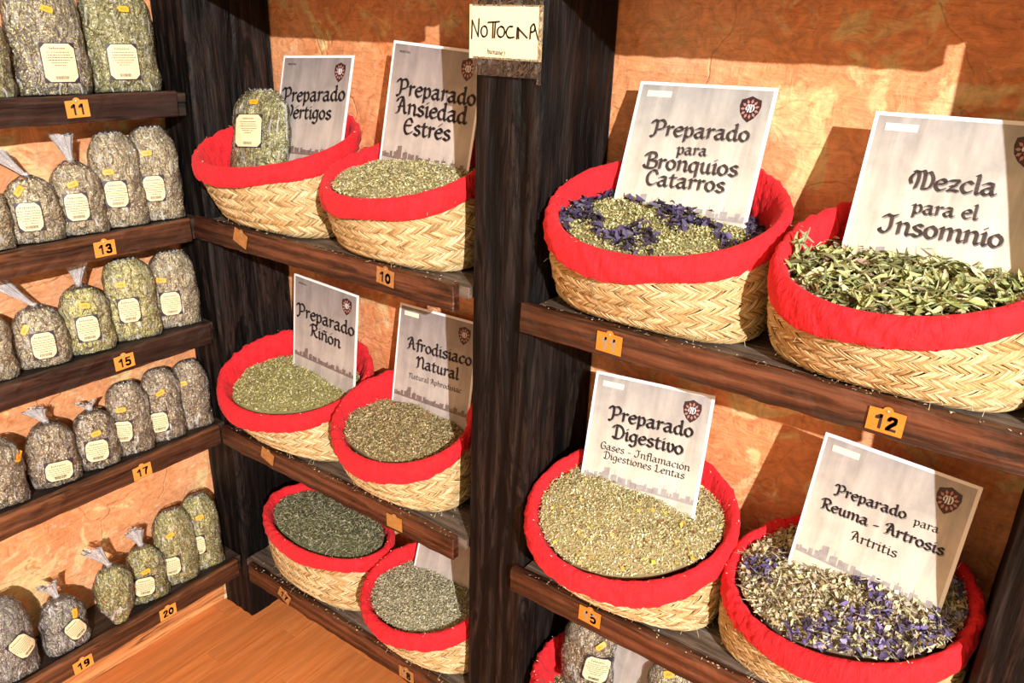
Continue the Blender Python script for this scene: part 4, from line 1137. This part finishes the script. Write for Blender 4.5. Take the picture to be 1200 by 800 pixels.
def bag(loc, yaw, lean, w, t, h, top, herb, label, lab=None, stick=None, flare=(0, 0), size=1.0, roll=0.0, group='clear bags of dried herbs', lsize=(.050, .060), striped=0):
    b = empty('herb_bag', loc, label, 'bag', group)
    b.rotation_euler = (Matrix.Rotation(yaw, 3, 'Z') @ Matrix.Rotation(lean, 3, 'Y') @ Matrix.Rotation(roll, 3, 'X')).to_euler()
    sd = rng.uniform(0, 6.28, 12)
    def prof(v):
        """width and thickness factor at height fraction v"""
        if top == 'fold':
            W = 1 - .05 * v; T = .92 + .22 * math.sin(min(v, .8) / .8 * math.pi * .85)
            if v > .72:
                k = (v - .72) / .28
                W *= math.sqrt(max(0, 1 - (k * .93) ** 2.0)) ; T *= max(.10, 1 - k ** 1.5 * .9)
        elif top == 'knot':
            W = 1 - .04 * v; T = .95 + .20 * math.sin(min(v, .7) / .7 * math.pi * .8)
            if v > .60:
                k = (v - .60) / .40
                e = max(0.06, (1 - k ** 1.9)) ** .62
                W *= e; T *= max(.10, e)
        else:  # drop: tapers towards its foot
            e = .32 + .68 * math.sin(min(1, v / .62) * math.pi / 2) ** .9
            if v > .66:
                k = (v - .66) / .34
                e *= max(.07, 1 - k ** 1.7) ** .62
            W = T = e
        if v < .10 and top != 'drop': T *= .82 + .18 * v / .10; W *= .97 + .03 * v / .1
        return W, T
    nn_ = 2.6
    def surf(ph, v, off=0.0, wob=1.0):
        W, T = prof(v)
        a = w / 2 * W; c = t / 2 * T
        if v > .97 and off > 0: off *= .5
        r = (np.abs(np.cos(ph) / c) ** nn_ + np.abs(np.sin(ph) / a) ** nn_) ** (-1 / nn_)
        wb = wob * (.0014 * np.sin(3 * ph + 9 * v + sd[0]) + .0011 * np.sin(7 * ph - 14 * v + sd[1]) + .0009 * np.sin(11 * ph + 31 * v + sd[2])) * min(1, W * 1.5)
        r = r + off + wb
        return np.stack([r * np.cos(ph), r * np.sin(ph), np.full_like(ph, h * v)], -1)
    nph = 40; nv = 26
    ph = np.linspace(0, 2 * np.pi, nph, endpoint=False)
    vmax = .965 if top == 'fold' else .93
    vs2 = np.concatenate([[0.004], np.linspace(.03, vmax, nv - 1)])
    V = np.concatenate([surf(ph, v, -.0022) for v in vs2]); V[:nph, 2] = .0012
    V[:, 2] = np.maximum(V[:, 2], .0012)
    cols = np.array(HB[herb])
    F = [tuple(f) for f in grid_faces(nph, nv, True)] + [tuple(range(nph))[::-1], tuple(range((nv - 1) * nph, nv * nph))]
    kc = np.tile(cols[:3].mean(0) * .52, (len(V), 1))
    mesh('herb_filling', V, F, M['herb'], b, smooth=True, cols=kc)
    # flakes pressed against the film
    n = int(3600 * (w * h) / (.09 * .17))
    pv = rng.uniform(.012, vmax, n); pp = rng.uniform(0, 2 * np.pi, n)
    keep = np.cos(pp) > -.55
    pv, pp = pv[keep], pp[keep]; n = len(pv)
    P = np.array([surf(np.array([a]), v, -.0016)[0] for a, v in zip(pp, pv)])
    nrm = np.stack([np.cos(pp) / (t * t), np.sin(pp) / (w * w) * 1.0, np.zeros(n)], 1); nrm /= np.linalg.norm(nrm, axis=1)[:, None]
    tz = np.array([[0, 0, 1.0]]); ta = np.cross(tz, nrm)
    az = rng.uniform(0, 6.28, n)[:, None]
    d = np.cos(az) * ta + np.sin(az) * tz; s = np.cross(nrm, d)
    l = rng.uniform(.0026, .0075, n)[:, None] * size / 2; ww = rng.uniform(.0011, .0030, n)[:, None] * size / 2
    li = rng.uniform(-.0004, .0008, (n, 1))
    V = np.stack([P - d * l + nrm * li, P + s * ww + nrm * .0005, P + d * l + nrm * li, P - s * ww + nrm * .0001], 1).reshape(-1, 3)
    V[:, 2] = np.clip(V[:, 2], .0012, h)
    kc = cols[rng.choice(len(cols), n, p=[.27, .20, .22, .15, .16])] * rng.uniform(.66, 1.28, (n, 1))
    mesh('herb_flakes', V, np.arange(4 * n).reshape(-1, 4), M['herb'], b, cols=np.clip(np.repeat(kc, 4, 0), 0, 1), stuff=True)
    # film
    nph = 56; nv2 = 34
    ph = np.linspace(0, 2 * np.pi, nph, endpoint=False)
    vs2 = np.concatenate([[0.0], np.linspace(.015, 1.0, nv2 - 1)])
    V = []
    for v in vs2:
        q = surf(ph, v, .0004)
        if top != 'fold' and v > .8:
            r = 1 + .22 * (v - .8) / .2 * np.sin(13 * ph + sd[4]); q[:, :2] *= r[:, None]
        V.append(q)
    V = np.concatenate(V); V[:, 2] = np.maximum(V[:, 2], .0004)
    F = [tuple(f) for f in grid_faces(nph, nv2, True)] + [tuple(range(nph))[::-1], tuple(range((nv2 - 1) * nph, nv2 * nph))]
    mesh('plastic_film', V, F, M['film'], b, smooth=True)
    if top in ('knot', 'drop'):
        nph = 36; V = []
        hh = flare[1] if flare[1] else .045
        fx = flare[0]
        for j in range(9):
            k = j / 8
            r0 = .0045 + .012 * k ** 1.3
            fl_ = 1 + (.35 * k + .15) * np.sin(9 * ph[:1] * 0 + 9 * np.linspace(0, 2 * np.pi, nph, endpoint=False) + sd[5] + k)
            p2 = np.linspace(0, 2 * np.pi, nph, endpoint=False)
            V.append(np.stack([r0 * .45 * fl_ * np.cos(p2) - .004 * k, r0 * fl_ * np.sin(p2) + fx * k * hh, np.full(nph, h * .985 + hh * k) + .004 * k * np.sin(2 * p2 + sd[6])], 1))
        V = np.concatenate(V)
        mesh('gathered_top', V, grid_faces(nph, 9, True), M['film_top'], b, smooth=True)
        V = []
        for j, (r, z) in enumerate([(.0050, -.003), (.0068, 0), (.0068, .003), (.0050, .006)]):
            p2 = np.linspace(0, 2 * np.pi, 14, endpoint=False)
            V.append(np.stack([r * .8 * np.cos(p2), r * np.sin(p2), np.full(14, h * .985 + z)], 1))
        mesh('tie', np.concatenate(V), grid_faces(14, 4, True), M['film_top'], b, smooth=True)
    elif top == 'fold':
        # folded flap of spare film across the crown
        W, T = prof(.93)
        V = []
        for j in range(5):
            for i in range(13):
                f = i / 12 - .5
                V.append((-.004 + .010 * math.sin(j / 4 * 3.1) + .0015 * math.sin(i * 1.9 + sd[7]), f * w * .42, h * (.93 + .045 * math.sin(j / 4 * 3.1) + .012 * j / 4) + .0025 * math.sin(i * 2.3 + sd[8])))
        mesh('folded_top', V, grid_faces(13, 5), M['film_top'], b, smooth=True)
    def patch(y0, y1, z0, z1, off, n1=8, n2=6, rot=0.0, outline=None, name='label', m=None, parent=b):
        cy, cz = (y0 + y1) / 2, (z0 + z1) / 2
        c, s_ = math.cos(rot), math.sin(rot)
        def P3(y, z, off=off):
            yy = cy + (y - cy) * c - (z - cz) * s_; zz = cz + (y - cy) * s_ + (z - cz) * c
            zz = min(max(zz, .001), h * .98)
            W, T = prof(zz / h); a = w / 2 * W; cc = t / 2 * T
            q = min(abs(yy) / a, .985)
            xx = cc * (1 - q ** nn_) ** (1 / nn_)
            return (xx + off, yy, zz)
        if outline is None:
            V = [P3(y0 + (y1 - y0) * i / n1, z0 + (z1 - z0) * j / n2) for j in range(n2 + 1) for i in range(n1 + 1)]
            return mesh(name, V, grid_faces(n1 + 1, n2 + 1), m, parent, smooth=True), P3
        V = [P3(cy, cz)] + [P3(y, z) for y, z in outline]
        n = len(outline)
        return mesh(name, V, [(0, 1 + i, 1 + (i + 1) % n) for i in range(n)], m, parent), P3
    if lab:
        ly, lz, lr = lab
        lw, lh = lsize
        y0, y1, z0, z1 = ly - lw / 2, ly + lw / 2, lz - lh / 2, lz + lh / 2
        lo_, P3 = patch(y0, y1, z0, z1, .0030, rot=lr, m=M['label_dark'])
        e = .0016; cc = .008
        nn2 = 8; V = []
        a0, a1, b0, b1 = y0 + e, y1 - e, z0 + e, z1 - e
        V = []; F = []
        for j in range(nn2 + 1):
            z = b0 + (b1 - b0) * j / nn2
            cut = max(0, cc - min(z - b0, b1 - z))
            for i in range(nn2 + 1):
                V.append(P3(a0 + cut + (a1 - a0 - 2 * cut) * i / nn2, z, .0036))
        mesh('label_face', V, grid_faces(nn2 + 1, nn2 + 1), M['label'], lo_, smooth=True)
        ink = []; Fk = []
        def bar(ya, yb, za, zb_):
            k = len(ink); ink.extend([P3(ya, za, .0041), P3(yb, za, .0041), P3(yb, zb_, .0041), P3(ya, zb_, .0041)]); Fk.append((k, k + 1, k + 2, k + 3))
        for q in range(8):   # heading letters
            yy = ly - .013 + q * .0033
            hgt = .0048 if q in (0, 2) else .003
            bar(yy, yy + .0009, z1 - .0115, z1 - .0115 + hgt); bar(yy, yy + .0026, z1 - .0098, z1 - .0090)
        for row in range(6):
            zz = z1 - .0165 - row * .0045; hw = (.019, .018, .021, .017, .013, .009)[row]
            yy = ly - hw
            while yy < ly + hw:
                ll = random.uniform(.0015, .0045); bar(yy, yy + ll, zz, zz + .0011); yy += ll + .001
        yy = ly - .010
        while yy < ly + .010:
            ll = random.uniform(.0003, .0009); bar(yy, yy + ll, z0 + .006, z0 + .0115); yy += ll + random.uniform(.0004, .0009)
        mesh('label_print', ink, Fk, M['ink'], lo_)
    if stick:
        sy, sz, sr = stick
        ol = []
        for q in range(24):
            a = q / 24 * 6.283
            ex = abs(math.cos(a)) ** .35 * math.copysign(1, math.cos(a)); ey = abs(math.sin(a)) ** .35 * math.copysign(1, math.sin(a))
            s_ = 1 + .04 * (-1) ** q
            ol.append((sy + .0098 * ex * s_, sz + .0052 * ey * s_))
        so, _ = patch(sy - .01, sy + .01, sz - .006, sz + .006, .0034, rot=sr, outline=ol, name='price_sticker', m=M['sticker'])
        ink = []; Fk = []
        for q in range(4):
            k = len(ink); y = sy - .005 + q * .0026
            P = _
            ink.extend([P(y, sz - .0018, .0038), P(y + .0014, sz - .0018, .0038), P(y + .0014, sz + .0016, .0038), P(y, sz + .0016, .0038)]); Fk.append((k, k + 1, k + 2, k + 3))
        mesh('price_print', ink, Fk, M['tag_old'], so)
    return b

YAW = -0.30
def row_bag(z, yr, w, h, top, herb, label, lab=(-.012, .052, 0), stick=(0, .12, 0), flare=(0, 0), t=.050, lean=-.10, yaw=YAW, x0=-1.533, roll=0.0, size=1.0, lsize=(.043, .054)):
    # right-hand front corner of the bag at (x0, yr)
    c, s = math.cos(yaw), math.sin(yaw)
    lx, ly = t * .30, w / 2 * .97
    cx = x0 - (lx * c - ly * s); cy = yr - (lx * s + ly * c)
    lift = t / 2 * abs(math.sin(lean)) * .9
    return bag((cx, cy, z - .006 + .0006 + lift), yaw, lean, w, t, h, top, herb, label, lab, stick, flare, size, roll, lsize=lsize)
Z = ZL[1]
row_bag(Z, .930, .132, .205, 'fold', 'green', 'tall clear bag of green herbs, farthest right on the top left-wall shelf', (-.008, .055, 0), (.008, .150, -.05), t=.060, yaw=-.22, lsize=(.056, .066))
row_bag(Z, .790, .128, .205, 'fold', 'mallow', 'tall clear bag with purple flecks, above the tag 11', (.008, .055, 0), (.004, .145, -.35), t=.060, yaw=-.22, lsize=(.058, .068))
row_bag(Z, .655, .120, .150, 'fold', 'green', 'shorter clear bag cut by the left edge of the top left-wall shelf', (-.02, .05, 0), None, t=.058, yaw=-.22)
Z = ZL[2]
row_bag(Z, .948, .098, .195, 'fold', 'beige', 'tall bag nearest the corner post on the shelf tagged 13', (-.014, .068, 0), (-.018, .140, .05))
row_bag(Z, .862, .097, .190, 'fold', 'beige', 'second bag from the corner post on the shelf tagged 13, crown rounded', (-.010, .068, 0), (-.018, .112, 0))
row_bag(Z, .777, .094, .142, 'knot', 'beige', 'knotted bag above the tag 13, plastic tuft pointing straight up', (-.008, .055, 0), (-.008, .098, .25), (-.15, .05))
row_bag(Z, .692, .094, .124, 'knot', 'beige', 'knotted bag left of the tag 13 with its tuft leaning left', (-.010, .050, 0), (-.018, .098, .9), (-.9, .05))
row_bag(Z, .602, .094, .115, 'fold', 'beige', 'bag cut by the left edge on the shelf tagged 13', None, None)
Z = ZL[3]
row_bag(Z, .955, .100, .172, 'fold', 'beige', 'tall bag nearest the corner post on the left-wall shelf tagged 15', (-.018, .058, 0), (-.030, .112, -.15))
row_bag(Z, .856, .104, .176, 'fold', 'camomile', 'second bag from the corner on the left-wall shelf tagged 15', (-.012, .068, 0), (-.020, .124, -.05))
row_bag(Z, .752, .098, .142, 'knot', 'camomile', 'knotted yellowish bag in the middle of the left-wall shelf tagged 15', (-.002, .055, 0), (.0, .102, -.15), (.1, .042))
row_bag(Z, .661, .096, .122, 'knot', 'beige', 'knotted bag with a long tuft leaning left, left of the left-wall tag 15', (.0, .046, .0), (-.025, .082, 1.0), (-.9, .06))
row_bag(Z, .560, .100, .132, 'fold', 'beige', 'bag cut by the left edge on the left-wall shelf tagged 15', None, None)
Z = ZL[4]
row_bag(Z, .952, .082, .168, 'fold', 'brown', 'slim grey-brown bag nearest the corner post on the shelf tagged 17', None, (-.022, .120, .2), t=.046)
row_bag(Z, .880, .086, .172, 'fold', 'brown', 'second grey-brown bag from the corner post on the shelf tagged 17', (-.018, .052, 0), (-.006, .120, .4), t=.046, lsize=(.040, .05))
row_bag(Z, .802, .088, .166, 'fold', 'brown', 'grey-brown bag directly above the tag 17', (-.022, .062, -.1), (-.018, .112, 0), t=.048, lsize=(.040, .05))
row_bag(Z, .722, .088, .132, 'knot', 'brown', 'low grey-brown bag left of the tag 17 with white film on its crown', (-.004, .046, -.05), (.0, .084, .15), (-.2, .015), t=.048, lsize=(.046, .05))
row_bag(Z, .636, .094, .138, 'knot', 'brown', 'knotted grey-brown bag with frayed tuft, left half of the shelf tagged 17', (.004, .036, -.05), None, (-.5, .030), t=.052, lsize=(.052, .044))
row_bag(Z, .532, .096, .142, 'fold', 'brown', 'big grey-brown bag at the left edge of the shelf tagged 17', None, (.042, .098, 1.2), t=.054)
Z = ZL[5]
row_bag(Z, .934, .092, .205, 'fold', 'fresh', 'tall green bag nearest the corner post on the lowest shelf', (-.020, .078, 0), (-.004, .152, .1), t=.048, lsize=(.040, .052))
row_bag(Z, .866, .096, .198, 'fold', 'fresh', 'second tall green bag from the corner on the lowest shelf', (-.022, .060, .0), (-.014, .142, .3), t=.050, lsize=(.042, .05))
row_bag(Z, .780, .090, .145, 'knot', 'fresh', 'small knotted green bag above the tag 20', (-.012, .050, -.1), (-.004, .088, .2), (-.2, .04), t=.048, lsize=(.046, .05))
bag((-1.529, .652, Z + .003), -.25, -.10, .082, .056, .152, 'drop', 'fresh', 'drop-shaped green bag overhanging the lip of the lowest shelf', None, None, (-.55, .048))
row_bag(Z, .590, .094, .128, 'knot', 'purple', 'knotted bag of purple petals with a crooked label on the lowest shelf', (.012, .052, .45), (.018, .088, 1.3), (-.3, .035), t=.056, yaw=-.1, lsize=(.040, .05))
row_bag(Z, .482, .104, .190, 'fold', 'purple', 'large purple-flecked bag at the left above the tag 19', (.022, .080, .5), None, t=.060, yaw=-.1, lsize=(.042, .056))
row_bag(Z, .365, .100, .150, 'fold', 'green', 'green bag cut by the lower left corner of the photo', None, None, t=.058, yaw=-.1)

# bags lying in baskets
bB = BK['vert']
bag((-1.392, 1.035, bB.zb + .085), -1.25, -.28, .134, .052, .198, 'fold', 'green', 'clear labelled bag of green herbs standing in the top left basket',
    (-.010, .105, 0), (-.004, .165, -.05), lsize=(.066, .068), roll=.05, group='bags standing in baskets')
bL = BK['las']
bag((-.540, 1.065, bL.zb + .11), -1.25, -.10, .105, .055, .150, 'fold', 'brown', 'clear labelled bag of grey herbs at the bottom edge right of the middle post',
    (.022, .060, -.15), (.026, .112, .7), lsize=(.050, .058), group='bags standing in baskets')
bag((-.365, 1.070, bL.zb + .10), -1.2, -.25, .095, .050, .140, 'fold', 'beige', 'clear bag with orange sticker half hidden under the shelf tagged 15 at the bottom',
    None, (-.01, .12, .2), group='bags standing in baskets')
# bed of herbs under the bag in the top left basket
herb_heap(BK['vert'], 'thin layer of herbs at the bottom of the top left basket', 'olive', 0.004, 0.045, 0.02)

# crumbs that fell on the shelves
def crumbs(z, x0, x1, n, label):
    P = np.stack([rng.uniform(x0, x1, n), rng.uniform(.982, 1.17, n), np.full(n, z - .0048)], 1)
    m_ = rng.random(n) < .4
    P[m_, 1] = rng.uniform(.962, .977, m_.sum()); P[m_, 2] = z + .0012
    v, f, k = kites(P, rng.uniform(.002, .007, n), rng.uniform(.0008, .003, n), .12, pal([(.7, .62, .42), (.5, .42, .22), (.85, .8, .66)], [2, 2, 1], n))
    v[:, 2] = np.maximum(v[:, 2], np.repeat(P[:, 2], 4) - .0008)
    v[:, 0] = np.clip(v[:, 0], x0, x1)
    o = mesh('herb_crumbs', v, f, M['herb'], None, cols=np.clip(k, 0, 1), stuff=True)
    tag(o, label, 'crumbs')
crumbs(ZR[1], -1.50, -.80, 160, 'crumbs of straw and herb scattered on the shelf tagged 10')
crumbs(ZR[2], -1.50, -.80, 160, 'crumbs scattered on the middle shelf left of the middle post')
crumbs(ZR[3], -1.47, -.79, 160, 'crumbs scattered on the lowest shelf left of the middle post')
crumbs(ZR[1], -.640, .03, 160, 'crumbs scattered on the shelf with tags 11 and 12')
crumbs(ZR[2], -.640, .03, 160, 'crumbs scattered on the shelf right of the middle post tagged 15')
